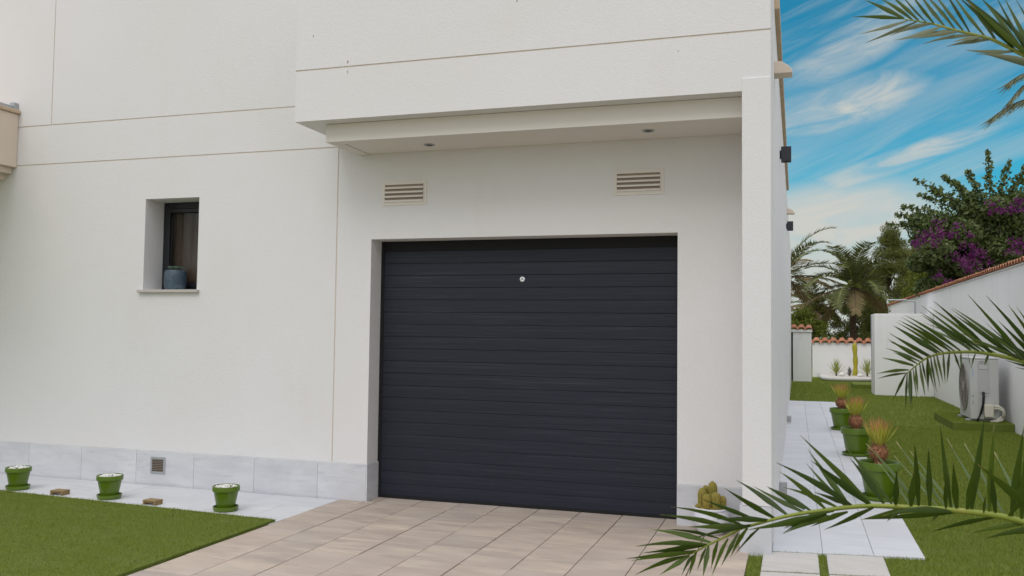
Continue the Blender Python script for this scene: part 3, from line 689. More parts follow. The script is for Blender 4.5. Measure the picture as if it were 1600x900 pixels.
# blue-grey pot in the window
t = thing('succulent_pot', 'blue grey ceramic pot with small rosette succulents on the window sill', 'potted plant', (-5.632, 0.145, WZB - 0.001))
m = MB(); m.lathe([(0.0, 0.0), (0.080, 0.0), (0.094, 0.012), (0.104, 0.07), (0.104, 0.13), (0.098, 0.178), (0.092, 0.19), (0.084, 0.19), (0.084, 0.165), (0.0, 0.165)], 40); m.build('pot', POTB, t, smooth=True)
m = MB()
for k in range(7):
    a_ = k * 0.9; r = 0.05 if k else 0.0; cx, cy = r * math.cos(a_), r * math.sin(a_)
    for q in range(14):
        b_ = q * 2.4; L = 0.024 + 0.0014 * q; tl = 0.9 - q * 0.05
        B = Vector((cx, cy, 0.197)); T = B + Vector((math.cos(b_) * L, math.sin(b_) * L, L * tl + 0.012))
        m.leaflet(B, T, 0.012, (0, 0, 1), 0.05, 0.3, 3, wide=0.6)
m.build('succulents', mat('succulent_leaf', (0.16, 0.26, 0.20), 0.6, island=[((0.30, 0.40, 0.33), 0.6)]), t)

# cactus in the white pot by the garage door
t = thing('cactus_pot', 'white ceramic pot with golden green columnar cactus by the garage door', 'potted plant', (-0.600, -0.185, 0.0))
m = MB(); m.lathe([(0, 0.0), (0.085, 0.0), (0.095, 0.01), (0.128, 0.075), (0.137, 0.125), (0.128, 0.172), (0.134, 0.180), (0.132, 0.190), (0.122, 0.190), (0.118, 0.170), (0.0, 0.160)], 44); m.build('pot', POTW, t, smooth=True)
m = MB(); m.lathe([(0, 0.158), (0.117, 0.160), (0.117, 0.166), (0.0, 0.170)], 24); m.build('soil', SOIL, t)
spn = MB()
def cactus_col(m, c, r, h, ribs=11):
    nz = 14; v = []; f = []; seg = ribs * 4
    for i in range(nz + 1):
        q = i / nz; rr = r * (0.82 + 0.25 * math.sin(q * 2.4)) * (1 if q < 0.75 else math.sqrt(max(0.02, 1 - ((q - 0.75) / 0.25) ** 2)))
        for k in range(seg):
            a_ = 2 * math.pi * k / seg; g = 1 + 0.13 * math.cos(ribs * a_)
            v.append((c[0] + rr * g * math.cos(a_), c[1] + rr * g * math.sin(a_), c[2] + h * q))
    for i in range(nz):
        for k in range(seg): f.append((i * seg + k, i * seg + (k + 1) % seg, (i + 1) * seg + (k + 1) % seg, (i + 1) * seg + k))
    f.append(tuple(range(nz * seg, (nz + 1) * seg))); m.add(v, f)
    for i in range(1, nz):
        q = i / nz; rr = r * 1.02 * (0.82 + 0.25 * math.sin(q * 2.4)) * (1 if q < 0.75 else math.sqrt(max(0.02, 1 - ((q - 0.75) / 0.25) ** 2)))
        for k in range(ribs):
            a_ = 2 * math.pi * k / ribs; B = Vector((c[0] + rr * 1.08 * math.cos(a_), c[1] + rr * 1.08 * math.sin(a_), c[2] + h * q))
            for e_ in range(3):
                d = Vector((math.cos(a_ + random.uniform(-.6, .6)), math.sin(a_ + random.uniform(-.6, .6)), random.uniform(-.5, .7))) * random.uniform(0.010, 0.019)
                spn.leaflet(B, B + d, 0.0032, (0.1, 0.3, 1), 0, 0, 1)
for cx, cy, r, h in ((-0.066, 0.005, 0.027, 0.160), (0.006, 0.035, 0.029, 0.208), (-0.026, -0.045, 0.029, 0.128), (0.036, -0.040, 0.031, 0.142), (0.080, -0.002, 0.024, 0.112), (-0.083, -0.045, 0.020, 0.052), (-0.050, -0.082, 0.018, 0.032), (-0.045, 0.05, 0.02, 0.175), (0.008, -0.088, 0.015, 0.024)):
    m = MB(); cactus_col(m, (cx, cy, 0.163), r, h); m.build('cactus_stem', CACTUS, t, smooth='all')
tag(spn.build('spines', SPINE, t), kind='stuff')

# three spiky plants in big green pots on the walkway
labp = ['spiky yellow green plant in a green pot on the walkway, nearest of the three', 'spiky yellow green plant in a green pot on the walkway, middle one of the three',
        'spiky yellow green plant in a green pot on the walkway, farthest of the three']
t = thing('potted_plant', labp[0], 'potted plant', (0.700, 1.74, 0.0), 0, 'spiky plants in green pots along the walkway')
green_pot(t, 0.168, 0.335, 0.075)
m = MB(); m.lathe([(0, 0.285), (0.148, 0.285), (0.148, 0.292), (0.0, 0.298)], 28); m.build('soil', SOIL, t)
m = MB(); m.blob((0, 0, 0.410), (0.066, 0.066, 0.078), nu=14, nv=9); m.lathe([(0.045, 0.285), (0.04, 0.33), (0.05, 0.36)], 14)
for k in range(330):   # leaf-base scales
    z = random.uniform(-0.95, 0.9); a_ = k * 2.39996; rr = math.sqrt(1 - z * z); P = Vector((0.066 * rr * math.cos(a_), 0.066 * rr * math.sin(a_), 0.410 + 0.078 * z))
    d = Vector((math.cos(a_) * rr, math.sin(a_) * rr, 0.5 + z * 0.6)).normalized() * random.uniform(0.022, 0.042)
    m.leaflet(P, P + d, 0.015, (random.uniform(-.3, .3), random.uniform(-.3, .3), 1), 0.0, 0.4, 2, wide=0.4)
for k in range(26):
    a_ = random.uniform(0, 6.28); P = Vector((0.035 * math.cos(a_), 0.035 * math.sin(a_), random.uniform(0.30, 0.36))); m.leaflet(P, P + Vector((math.cos(a_) * .03, math.sin(a_) * .03, .02)), 0.012, (0, 0, 1), 0, .3, 2)
m.build('caudex', CAUDEX, t)
m = MB()
for k in range(60):
    a_ = k * 2.39996; q = k / 60; out_ = 0.02 + 0.15 * (1 - q) ** 0.9 * random.uniform(0.5, 1.15); L = random.uniform(0.20, 0.275) * (0.9 + 0.12 * q)
    B = Vector((0.028 * math.cos(a_), 0.028 * math.sin(a_), 0.470)); T = B + Vector((math.cos(a_) * out_, math.sin(a_) * out_, L))
    m.leaflet(B, T, 0.024, (math.cos(a_), math.sin(a_), 0.0), -0.03, 0.35, 5, wide=0.45)
m.build('leaves', SPIKE, t, attr=True)
dup(t, (0.690, 4.80, 0.0), 1.9, labp[1]); dup(t, (0.665, 7.90, 0.0), 4.0, labp[2])

# ------------------------------------------------------------------ air-conditioning unit on its turf pad
m = MB(); m.box(2.36, 3.235, 8.72, 10.75, -0.016, 0.112)
o = m.build('turf_pad', TURF, bevel=0.01)
tag(o, 'low turf-covered pad under the air conditioning unit', 'turf pad')
n = 14000; X = rng.uniform(2.36, 3.23, n); Y = rng.uniform(8.72, 10.75, n)
V = make_blades(X, Y, 0.02, 0.003, 0.110)
f = quads_mesh('turf_fibres', V, BLADE, o); tag(f, kind='stuff')
ac = thing('air_conditioner', 'white outdoor air conditioning unit with round fan on the turf pad', 'air conditioner', (2.665, 9.0, 0.150))
AX, AY, AZ = 0.41, 0.98, 0.975
m = MB(); m.box(0, AX, 0, AY, 0, AZ - 0.012); m.build('casing', ACM, ac, bevel=0.012)
m = MB(); m.box(-0.008, AX + 0.006, -0.008, AY + 0.008, AZ - 0.0115, AZ + 0.012); m.build('top_lid', ACM, ac, bevel=0.008)
def disc_x(m, x, cy, cz, r0, r1, th, seg=40):
    v = []
    for xx, rr in ((x, r0), (x - th, r0), (x - th, r1), (x, r1)):
        for k in range(seg): an = 2 * math.pi * k / seg; v.append((xx, cy + rr * math.cos(an), cz + rr * math.sin(an)))
    m.add(v, [(i * seg + k, i * seg + (k + 1) % seg, ((i + 1) % 4) * seg + (k + 1) % seg, ((i + 1) % 4) * seg + k) for i in range(4) for k in range(seg)])
FC, FZ, FR = 0.56, 0.50, 0.365
m = MB(); disc_x(m, -0.001, FC, FZ, FR + 0.03, FR, 0.018); disc_x(m, -0.003, FC, FZ, FR * .2, 0.01, 0.014)
for r in np.linspace(0.10, FR, 9): disc_x(m, -0.010, FC, FZ, r + 0.0012, r - 0.0012, 0.003)
for k in range(16): an = 2 * math.pi * k / 16; m.tube([(-0.014, FC + .07 * math.cos(an), FZ + .07 * math.sin(an)), (-0.014, FC + FR * math.cos(an), FZ + FR * math.sin(an))], 0.0018, 5)
m.build('fan_grille', mat('fan_grille_plastic', (0.30, 0.28, 0.26), 0.5), ac)
m = MB(); seg = 40; m.add([(-0.0015, FC + FR * math.cos(2 * math.pi * k / seg), FZ + FR * math.sin(2 * math.pi * k / seg)) for k in range(seg)], [tuple(range(seg))]); m.build('painted_fan_opening', AC_D, ac)  # flat dark disc paints the shaded interior behind the fan
m = MB()
for k in range(3):
    a0 = k * 2.094
    m.add([(-0.003, FC + r * math.cos(a0 + d), FZ + r * math.sin(a0 + d)) for r, d in ((.07, 0), (FR * .93, .15), (FR * .95, .85), (.07, .7))], [(0, 1, 2, 3)])
m.build('fan_blade', mat('fan_blade_plastic', (0.22, 0.19, 0.17), 0.5), ac)
m = MB(); m.box(0.112, 0.270, -0.010, -0.001, 0.42, 0.94); m.build('service_cover', ACP, ac, bevel=0.004)
m = MB(); m.box(0.130, 0.252, -0.018, -0.0105, 0.800, 0.905); m.box(0.125, 0.258, -0.030, -0.0105, 0.895, 0.912); m.build('handle_recess', ACM, ac, bevel=0.004)
m = MB(); m.box(0.134, 0.248, -0.0125, -0.0106, 0.912, 0.925); m.build('painted_handle_shadow', AC_D, ac)  # dark strip painted in as the shadow of the handle gap
m = MB(); m.box(0.105, 0.180, -0.006, -0.001, 0.10, 0.36); m.box(0.11, 0.26, -0.007, -0.001, 0.372, 0.385); m.build('valve_cover', ACP, ac, bevel=0.003)
m = MB(); m.tube([(0.185, -0.012, 0.44), (0.186, -0.030, 0.36), (0.175, -0.035, 0.24), (0.145, -0.035, 0.12), (0.10, -0.03, 0.0), (0.085, -0.02, -0.035)], [.020, .019, .018, .017, .017, .016], 12); m.build('power_cable', CABLE, ac, smooth='all')
m = MB(); m.box(0.185, 0.315, -0.11, -0.012, 0.045, 0.245); m.build('junction_box', HOSE, ac, bevel=0.01)
m = MB()
for off, r in ((0.0, 0.020), (0.035, 0.018)):
    m.tube([(0.31, -0.06, 0.21 - off), (0.38, -0.07, 0.225 - off), (0.45, -0.07, 0.18 - off * .7), (0.475 - off * .6, -0.07, 0.09), (0.44 - off * .6, -0.07, 0.01 + off), (0.36, -0.06, -0.02 + off * .3), (0.27, -0.05, -0.022)], r, 12)
m.build('drain_pipe', HOSE, ac, smooth='all')
for fy_ in (0.06, 0.80):
    m = MB(); m.box(-0.06, 0.44, fy_, fy_ + 0.06, -0.035, -0.001); m.build('foot_rail', GALV, ac, bevel=0.003)
m = MB(); m.box(0.030, 0.042, -0.0025, -0.0008, 0.68, 0.80); m.build('blue_mark', mat('pale_blue_print', (0.25, 0.40, 0.60), 0.5), ac)
for z in (0.36, 0.28, 0.25): m = MB(); m.box(0.030, 0.044, -0.0025, -0.0008, z, z + (0.022 if z == 0.36 else 0.012)); m.build('small_print', AC_D, ac)

# ------------------------------------------------------------------ garden walls
def roof_tiles(mb, p0, p1, w, pitch=0.20, drop=0.10, z=0.0, r=0.085, both=True):
    """half-round tiles laid across a wall top from p0 to p1"""
    p0 = Vector(p0); p1 = Vector(p1); L = (p1 - p0).length; d = (p1 - p0) / L; nrm = Vector((-d.y, d.x, 0)); n = max(1, int(L / pitch))
    for k in range(n):
        c = p0 + d * ((k + 0.5) * L / n)
        for sgn in ((-1, 1) if both else (-1,)):
            jz = random.uniform(-0.006, 0.006); v = []
            seg = 7
            for (q, rr) in ((0.0, r * 0.9), (1.0, r)):
                for th in (0.0, 0.016):
                    for i in range(seg + 1):
                        a_ = math.pi * i / seg; P = c + nrm * (sgn * w * q) + d * ((rr - th) * math.cos(a_)); v.append((P.x, P.y, c.z + z + jz + (rr - th) * math.sin(a_) * 0.8 - drop * q))
            S = seg + 1; f = []
            for i in range(seg):
                f += [(i, i + 1, 2 * S + i + 1, 2 * S + i), (S + i, 2 * S + S + i, 2 * S + S + i + 1, S + i + 1), (2 * S + i, 2 * S + i + 1, 3 * S + i + 1, 3 * S + i)]
            f += [(0, 2 * S, 3 * S, S), (seg, S + seg, 3 * S + seg, 2 * S + seg)]
            mb.add(v, f)
            # channel tile between the covers
            c2 = p0 + d * (k * L / n); v = []
            for q in (0.0, 0.97):
                for i in range(5):
                    a_ = math.pi * i / 4; P = c2 + nrm * (sgn * w * q) + d * (r * .8 * math.cos(a_)); v.append((P.x, P.y, c2.z + z + 0.035 - r * .45 * math.sin(a_) - drop * q + jz))
            mb.add(v, [(i, i + 1, 5 + i + 1, 5 + i) for i in range(4)])
bw = thing('boundary_wall', 'long white boundary wall topped with terracotta tiles, right of the lawn', 'wall', (XE, 0, 0))
bw.location = (0, 0, 0)
m = MB(); yy = [-3.5, 3.4, 8.94, 14.6, 20.3, 28.5]
for a_, b_ in zip(yy[:-1], yy[1:]): m.box(XE, XE + 0.22, a_ + 0.003, b_ - 0.003, -0.1, 2.56)
m.build('wall', WALLW, bw)
m = MB(); m.box(XE - 0.015, XE + 0.235, -3.52, 28.52, 2.562, 2.59); m.build('ledge', WALLW, bw)
m = MB(); roof_tiles(m, (XE + 0.11, -3.5, 2.64), (XE + 0.11, 28.5, 2.64), 0.17, 0.19, 0.05, r=0.088); m.build('coping_tiles', TERRA, bw, smooth=True)
enc = thing('enclosure', 'low plain white masonry enclosure in front of the boundary wall', 'enclosure', (0, 0, 0))
m = MB(); m.box(1.875, XE - 0.004, 17.2, 18.3, -0.1, 2.035); m.build('wall', WALLW, enc, bevel=0.012)
m = MB(); m.box(1.872, 1.8745, 18.05, 18.12, 0.3, 2.0); m.build('downpipe', mat('blue_pipe', (0.12, 0.16, 0.34), 0.5), enc)
lp = thing('garden_lamp', 'thin grey pole with flat horizontal head rising above the white enclosure', 'lamp', (3.02, 18.9, 0))
m = MB(); m.tube([(0, 0, 0), (0, 0, 2.42)], 0.022, 10); m.build('pole', GALV, lp, smooth=True)
m = MB(); m.tube([(0, 0, 2.40), (-0.22, 0, 2.43), (-0.32, 0, 2.44)], 0.015, 8); m.build('arm', GALV, lp, smooth=True)
m = MB(); m.box(-0.70, -0.20, -0.07, 0.07, 2.43, 2.462); m.build('head', GALV, lp, bevel=0.012)
gw = thing('garden_wall', 'white garden wall with terracotta tile coping at the far end of the lawn', 'wall', (0, 0, 0))
m = MB(); m.box(0.55, XE + 0.2, 27.0, 27.22, -0.1, 1.22); m.build('wall', WALLW, gw)
m = MB(); roof_tiles(m, (0.55, 27.11, 1.33), (XE + .2, 27.11, 1.33), 0.20, 0.285, 0.12, r=0.115); m.build('coping_tiles', TERRA, gw, smooth=True)
gp = thing('gate_pillar', 'white gate pillar with its own small terracotta tile cap', 'pillar', (0, 0, 0))
m = MB(); m.box(-0.105, 0.463, 23.2, 23.6, -0.1, 1.58); m.build('wall', WALLW, gp, bevel=0.008)
m = MB(); m.box(-0.42, 0.49, 23.16, 23.64, 1.582, 1.66); m.build('lintel', WALLW, gp)
m = MB(); roof_tiles(m, (-0.42, 23.4, 1.755), (0.50, 23.4, 1.755), 0.27, 0.20, 0.10, r=0.10); m.build('cap_tiles', TERRA, gp, smooth=True)
gt = thing('gate', 'narrow dark metal gate beside the tile-capped pillar', 'gate', (0, 0, 0))
m = MB(); m.box(-1.4, -0.108, 23.36, 23.40, 0.02, 1.57); m.build('leaf', FRAME_D, gt)
m = MB(); [m.box(-1.4, -0.11, 23.350, 23.3595, 0.08 + k * .1, 0.16 + k * .1) for k in range(15)]; m.build('slats', FRAME_D, gt)
# planting bed
m = MB(); pts = [(1.02, 23.9), (0.86, 24.4), (0.80, 25.4), (0.8, 26.95), (XE, 26.95), (XE, 24.3), (2.3, 24.2), (1.6, 23.95)]
m.prism(pts, -0.03, 0.10); tag(m.build('planting_bed', GRAVEL), kind='structure')
m = MB(); m.tube([(p[0], p[1], 0.05) for p in (pts[3], pts[2], pts[1], pts[0], pts[7], pts[6], pts[5])], 0.052, 8)
tag(m.build('kerb', SLAB, smooth='all'), kind='structure')
m = MB(); m.prism([(1.52, 20.05), (1.874, 20.05), (3.2, 20.05), (3.2, 21.6), (1.56, 21.6)], -0.016, 0.10); o = m.build('turf_step', TURF)
tag(o, 'low dark-edged turf step beyond the white enclosure', 'turf step')
def yucca(x, y, h, label, mt=YUCCA, n=46, wdt=0.035, stem=0.12, name='yucca', spread=0.75, cat='plant'):
    t = thing(name, label, cat, (x, y, 0.10))
    if stem: m = MB(); m.tube([(0, 0, -0.02), (0, 0, stem)], 0.03, 8); m.build('stem', BARK_P, t)
    m = MB()
    for k in range(n):
        a_ = k * 2.39996; q = k / n; el_ = R(12 + 75 * q ** 0.7); L = h * random.uniform(0.72, 1.0)
        B = Vector((0, 0, stem * (0.3 + 0.7 * q))); d = Vector((math.cos(a_) * math.cos(el_) * spread / .75, math.sin(a_) * math.cos(el_) * spread / .75, math.sin(el_)))
        m.leaflet(B, B + d * L, wdt, (-math.sin(a_) * .2, .2, 1), -0.02, 0.3, 3, wide=0.4)
    m.build('leaves', mt, t); return t
yucca(1.30, 25.6, 0.52, 'pale green yucca left of the agave, in the far gravel bed', stem=0.16)
yucca(1.72, 25.5, 0.40, 'dusky grey upright agave between yucca and tall cactus', AGAVE, 22, 0.045, 0, 'agave', 0.3)
yucca(2.30, 25.7, 0.56, 'pale green yucca right of the tall cactus, beside the white enclosure', stem=0.16)
t = thing('tall_cactus', 'tall slim yellow cactus column standing in the far gravel bed', 'cactus', (1.93, 26.1, 0.08))
m = MB(); cactus_keep = spn; spn = MB()
v = []; f = []; nz = 30; seg = 24
for i in range(nz + 1):
    q = i / nz; rr = 0.068 * (1 + 0.14 * math.sin(q * 17)) * (1 if q < .9 else math.sqrt(max(.03, 1 - ((q - .9) / .1) ** 2)))
    for k in range(seg): a_ = 2 * math.pi * k / seg; g_ = 1 + .13 * math.cos(6 * a_); v.append((rr * g_ * math.cos(a_) + 0.02 * math.sin(q * 4), rr * g_ * math.sin(a_), 1.16 * q))
f = [(i * seg + k, i * seg + (k + 1) % seg, (i + 1) * seg + (k + 1) % seg, (i + 1) * seg + k) for i in range(nz) for k in range(seg)] + [tuple(range(nz * seg, (nz + 1) * seg))]
m.add(v, f); m.build('column', CACTUS_Y, t, smooth='all')
m = MB(); m.blob((1.46, 25.3, 0.16), (0.09, 0.07, 0.07), jit=.1); tag(m.build('rock', PEBBLE, smooth='all'), 'cream rounded rock beside the left yucca', 'rock')
m = MB(); m.blob((2.05, 25.4, 0.14), (0.10, 0.07, 0.05), jit=.12); tag(m.build('rock', PEBBLE, smooth='all'), 'cream flat rock at the foot of the tall cactus', 'rock')

# ------------------------------------------------------------------ foreground palm
FROND_A = dict(w=0.024, rachis=[(-0.301,-4.290,0.816),(-0.274,-4.289,0.830),(-0.245,-4.289,0.849),(-0.200,-4.288,0.874),(-0.151,-4.287,0.903),(-0.104,-4.286,0.921),(-0.040,-4.285,0.943),(0.016,-4.284,0.958),(0.074,-4.283,0.970),(0.137,-4.282,0.983),(0.202,-4.281,0.991),(0.287,-4.280,0.992),(0.379,-4.279,0.993),(0.492,-4.279,0.987),(0.562,-4.279,0.974),(0.677,-4.280,0.947),(0.843,-4.284,0.914),(1.012,-4.292,0.897),(1.146,-4.303,0.897)],
  up=[((-0.301,-4.290,0.814),(-0.445,-4.343,0.759)),((-0.294,-4.289,0.816),(-0.373,-4.346,0.767)),((-0.274,-4.289,0.830),(-0.471,-4.333,0.802)),
    ((-0.279,-4.289,0.826),(-0.450,-4.368,0.805)),((-0.243,-4.289,0.851),(-0.435,-4.391,0.852)),((-0.247,-4.289,0.849),(-0.426,-4.326,0.820)),
    ((-0.232,-4.289,0.857),(-0.418,-4.237,0.870)),((-0.211,-4.288,0.870),(-0.371,-4.249,0.876)),((-0.183,-4.289,0.905),(-0.383,-4.270,0.922)),
    ((-0.144,-4.287,0.911),(-0.339,-4.366,0.965)),((-0.130,-4.287,0.912),(-0.302,-4.298,0.899)),((-0.112,-4.286,0.917),(-0.282,-4.342,0.876)),
    ((-0.112,-4.287,0.931),(-0.254,-4.358,0.991)),((-0.073,-4.286,0.932),(-0.212,-4.364,0.940)),((-0.057,-4.285,0.937),(-0.194,-4.348,1.025)),
    ((-0.023,-4.285,0.948),(-0.169,-4.223,1.029)),((0.025,-4.284,0.958),(-0.121,-4.238,1.017)),((0.042,-4.284,0.963),(-0.084,-4.235,1.018)),
    ((0.021,-4.284,0.969),(-0.079,-4.229,1.013)),((0.146,-4.282,0.986),(-0.053,-4.370,1.105)),((0.077,-4.283,0.972),(-0.046,-4.325,1.075)),
    ((0.112,-4.282,0.977),(-0.040,-4.274,1.025)),((0.194,-4.281,0.991),(0.009,-4.272,1.172)),((0.128,-4.282,0.983),(0.024,-4.221,1.089)),
    ((0.138,-4.282,0.985),(0.030,-4.220,1.127)),((0.191,-4.281,0.992),(0.036,-4.375,1.117)),((0.141,-4.282,0.986),(0.046,-4.259,1.014)),
    ((0.249,-4.280,0.993),(0.127,-4.260,1.146)),((0.228,-4.281,0.993),(0.138,-4.278,1.117))],
  near=[((0.255,-4.280,0.993),(0.246,-4.397,1.105)),((0.312,-4.280,0.994),(0.292,-4.372,1.181)),((0.292,-4.280,0.992),(0.286,-4.404,1.106)),
    ((0.339,-4.279,0.992),(0.332,-4.319,1.166)),((0.392,-4.279,0.993),(0.357,-4.338,1.228)),((0.405,-4.279,0.992),(0.384,-4.362,1.131)),
    ((0.379,-4.279,0.992),(0.362,-4.385,1.094)),((0.438,-4.279,0.987),(0.468,-4.314,1.252)),((0.428,-4.279,0.989),(0.438,-4.349,1.133)),
    ((0.481,-4.279,0.986),(0.487,-4.323,1.227)),((0.496,-4.279,0.985),(0.477,-4.329,1.118)),((0.469,-4.279,0.988),(0.459,-4.358,1.052)),
    ((0.532,-4.279,0.978),(0.546,-4.370,1.231)),((0.556,-4.279,0.971),(0.554,-4.354,1.190)),((0.523,-4.279,0.981),(0.565,-4.351,1.071)),
    ((0.598,-4.280,0.993),(0.424,-4.453,1.140)),((0.591,-4.279,0.968),(0.599,-4.386,1.259)),((0.620,-4.279,0.958),(0.641,-4.326,1.207)),
    ((0.663,-4.279,0.949),(0.675,-4.410,1.186))],
  far=[((0.318,-4.280,0.991),(0.185,-4.220,1.151)),((0.365,-4.279,0.991),(0.265,-4.133,1.111)),((0.384,-4.279,0.992),(0.266,-4.185,1.157)),
    ((0.407,-4.279,0.992),(0.305,-4.147,1.129)),((0.490,-4.279,0.986),(0.400,-4.153,1.170)),((0.520,-4.279,0.982),(0.443,-4.165,1.158)),
    ((0.579,-4.279,0.972),(0.533,-4.071,1.130)),((0.295,-4.280,0.993),(0.216,-4.181,1.100)),((0.634,-4.279,0.956),(0.577,-4.151,1.151))],
  low=[((-0.283,-4.289,0.817),(-0.306,-4.384,0.781)),((-0.276,-4.289,0.827),(-0.294,-4.304,0.762)),((-0.247,-4.288,0.842),(-0.265,-4.369,0.795)),
    ((-0.241,-4.288,0.848),(-0.251,-4.350,0.774)),((-0.215,-4.288,0.862),(-0.235,-4.283,0.780)),((-0.186,-4.287,0.873),(-0.226,-4.364,0.780)),
    ((-0.160,-4.287,0.888),(-0.203,-4.323,0.803)),((-0.133,-4.287,0.906),(-0.183,-4.262,0.812)),((-0.097,-4.286,0.911),(-0.164,-4.412,0.854)),
    ((0.083,-4.282,0.955),(-0.033,-4.434,0.942)),((0.092,-4.282,0.956),(-0.035,-4.406,0.923)),((0.075,-4.283,0.965),(-0.038,-4.305,0.902)),
    ((0.097,-4.282,0.969),(-0.034,-4.338,0.924)),((0.078,-4.282,0.960),(-0.126,-4.430,0.931)),((0.133,-4.281,0.969),(0.035,-4.378,0.941)),
    ((0.203,-4.281,0.988),(0.066,-4.417,0.943)),((0.303,-4.280,0.990),(0.160,-4.368,0.967)),((0.274,-4.280,0.989),(0.219,-4.416,0.976)),
    ((0.362,-4.279,0.990),(0.342,-4.285,0.958)),((0.493,-4.279,0.980),(0.335,-4.293,0.932)),((0.571,-4.279,0.971),(0.423,-4.280,0.931)),
    ((0.620,-4.279,0.958),(0.456,-4.325,0.930)),((0.412,-4.279,0.989),(0.164,-4.311,0.957)),((0.396,-4.279,0.988),(0.207,-4.463,0.999))])
FROND_B = dict(w=0.019, rachis=[(0.340,-3.743,1.329),(0.373,-3.758,1.361),(0.402,-3.772,1.385),(0.434,-3.787,1.398),(0.468,-3.803,1.404),(0.524,-3.829,1.407),(0.566,-3.851,1.402),(0.601,-3.869,1.395),(0.651,-3.895,1.381),(0.739,-3.946,1.347),(0.871,-4.033,1.257),(1.006,-4.144,1.122),(1.099,-4.243,1.001),(1.146,-4.303,0.897)],
  up=[((0.349,-3.748,1.344),(0.249,-3.780,1.330)),((0.344,-3.745,1.333),(0.260,-3.650,1.308)),((0.362,-3.754,1.361),(0.272,-3.698,1.381)),
    ((0.364,-3.754,1.357),(0.269,-3.765,1.380)),((0.382,-3.763,1.372),(0.284,-3.680,1.413)),((0.389,-3.766,1.378),(0.286,-3.744,1.445)),
    ((0.393,-3.768,1.378),(0.292,-3.710,1.436)),((0.373,-3.759,1.365),(0.300,-3.784,1.400)),((0.407,-3.774,1.387),(0.282,-3.837,1.464)),
    ((0.414,-3.778,1.389),(0.290,-3.794,1.460)),((0.449,-3.794,1.401),(0.299,-3.875,1.498)),((0.432,-3.786,1.398),(0.295,-3.819,1.488)),
    ((0.439,-3.789,1.400),(0.313,-3.715,1.486)),((0.478,-3.808,1.407),(0.316,-3.859,1.514)),((0.465,-3.801,1.407),(0.303,-3.909,1.503)),
    ((0.494,-3.815,1.408),(0.319,-3.922,1.519)),((0.544,-3.839,1.407),(0.362,-3.926,1.529)),((0.524,-3.829,1.407),(0.383,-3.793,1.522)),
    ((0.557,-3.846,1.406),(0.369,-3.901,1.550)),((0.576,-3.856,1.402),(0.401,-3.921,1.563)),((0.568,-3.852,1.406),(0.384,-3.953,1.544)),
    ((0.654,-3.897,1.385),(0.464,-3.844,1.546)),((0.620,-3.879,1.394),(0.451,-3.917,1.538)),((0.639,-3.889,1.389),(0.451,-3.971,1.519)),
    ((0.660,-3.900,1.382),(0.482,-4.010,1.578)),((0.710,-3.929,1.359),(0.523,-4.043,1.575)),((0.727,-3.939,1.352),(0.586,-4.017,1.548)),
    ((0.741,-3.948,1.346),(0.626,-3.927,1.546)),((0.684,-3.913,1.369),(0.533,-3.994,1.494)),((0.713,-3.931,1.359),(0.557,-4.033,1.501)),
    ((0.698,-3.922,1.364),(0.551,-3.940,1.470)),((0.780,-3.972,1.326),(0.622,-4.045,1.591)),((0.794,-3.980,1.314),(0.680,-3.904,1.564)),
    ((0.651,-3.895,1.385),(0.463,-3.990,1.465)),((0.673,-3.908,1.376),(0.509,-3.922,1.437))],
  near=[],
  far=[((0.592,-3.864,1.399),(0.395,-3.729,1.499)),((0.540,-3.838,1.407),(0.373,-3.739,1.496))],
  low=[((0.340,-3.743,1.329),(0.305,-3.699,1.241)),((0.345,-3.746,1.333),(0.334,-3.783,1.211)),((0.351,-3.748,1.337),(0.343,-3.828,1.223)),
    ((0.355,-3.750,1.342),(0.352,-3.797,1.221)),((0.362,-3.753,1.348),(0.359,-3.868,1.245)),((0.369,-3.757,1.357),(0.370,-3.802,1.267)),
    ((0.380,-3.762,1.366),(0.387,-3.836,1.259)),((0.402,-3.772,1.383),(0.408,-3.731,1.272)),((0.387,-3.765,1.372),(0.404,-3.734,1.299)),
    ((0.403,-3.773,1.385),(0.417,-3.800,1.286)),((0.411,-3.776,1.389),(0.412,-3.890,1.280)),((0.419,-3.780,1.394),(0.427,-3.853,1.292)),
    ((0.428,-3.784,1.396),(0.435,-3.860,1.306)),((0.446,-3.792,1.400),(0.438,-3.879,1.305)),((0.463,-3.800,1.403),(0.442,-3.887,1.312)),
    ((0.475,-3.806,1.403),(0.501,-3.765,1.338)),((0.494,-3.815,1.404),(0.477,-3.918,1.343)),((0.512,-3.824,1.404),(0.501,-3.942,1.354)),
    ((0.532,-3.833,1.405),(0.524,-3.793,1.350)),((0.565,-3.850,1.402),(0.547,-3.879,1.367)),((0.584,-3.860,1.400),(0.592,-3.805,1.386)),
    ((0.717,-3.933,1.356),(0.575,-4.034,1.387)),((0.732,-3.941,1.347),(0.618,-3.944,1.365))])
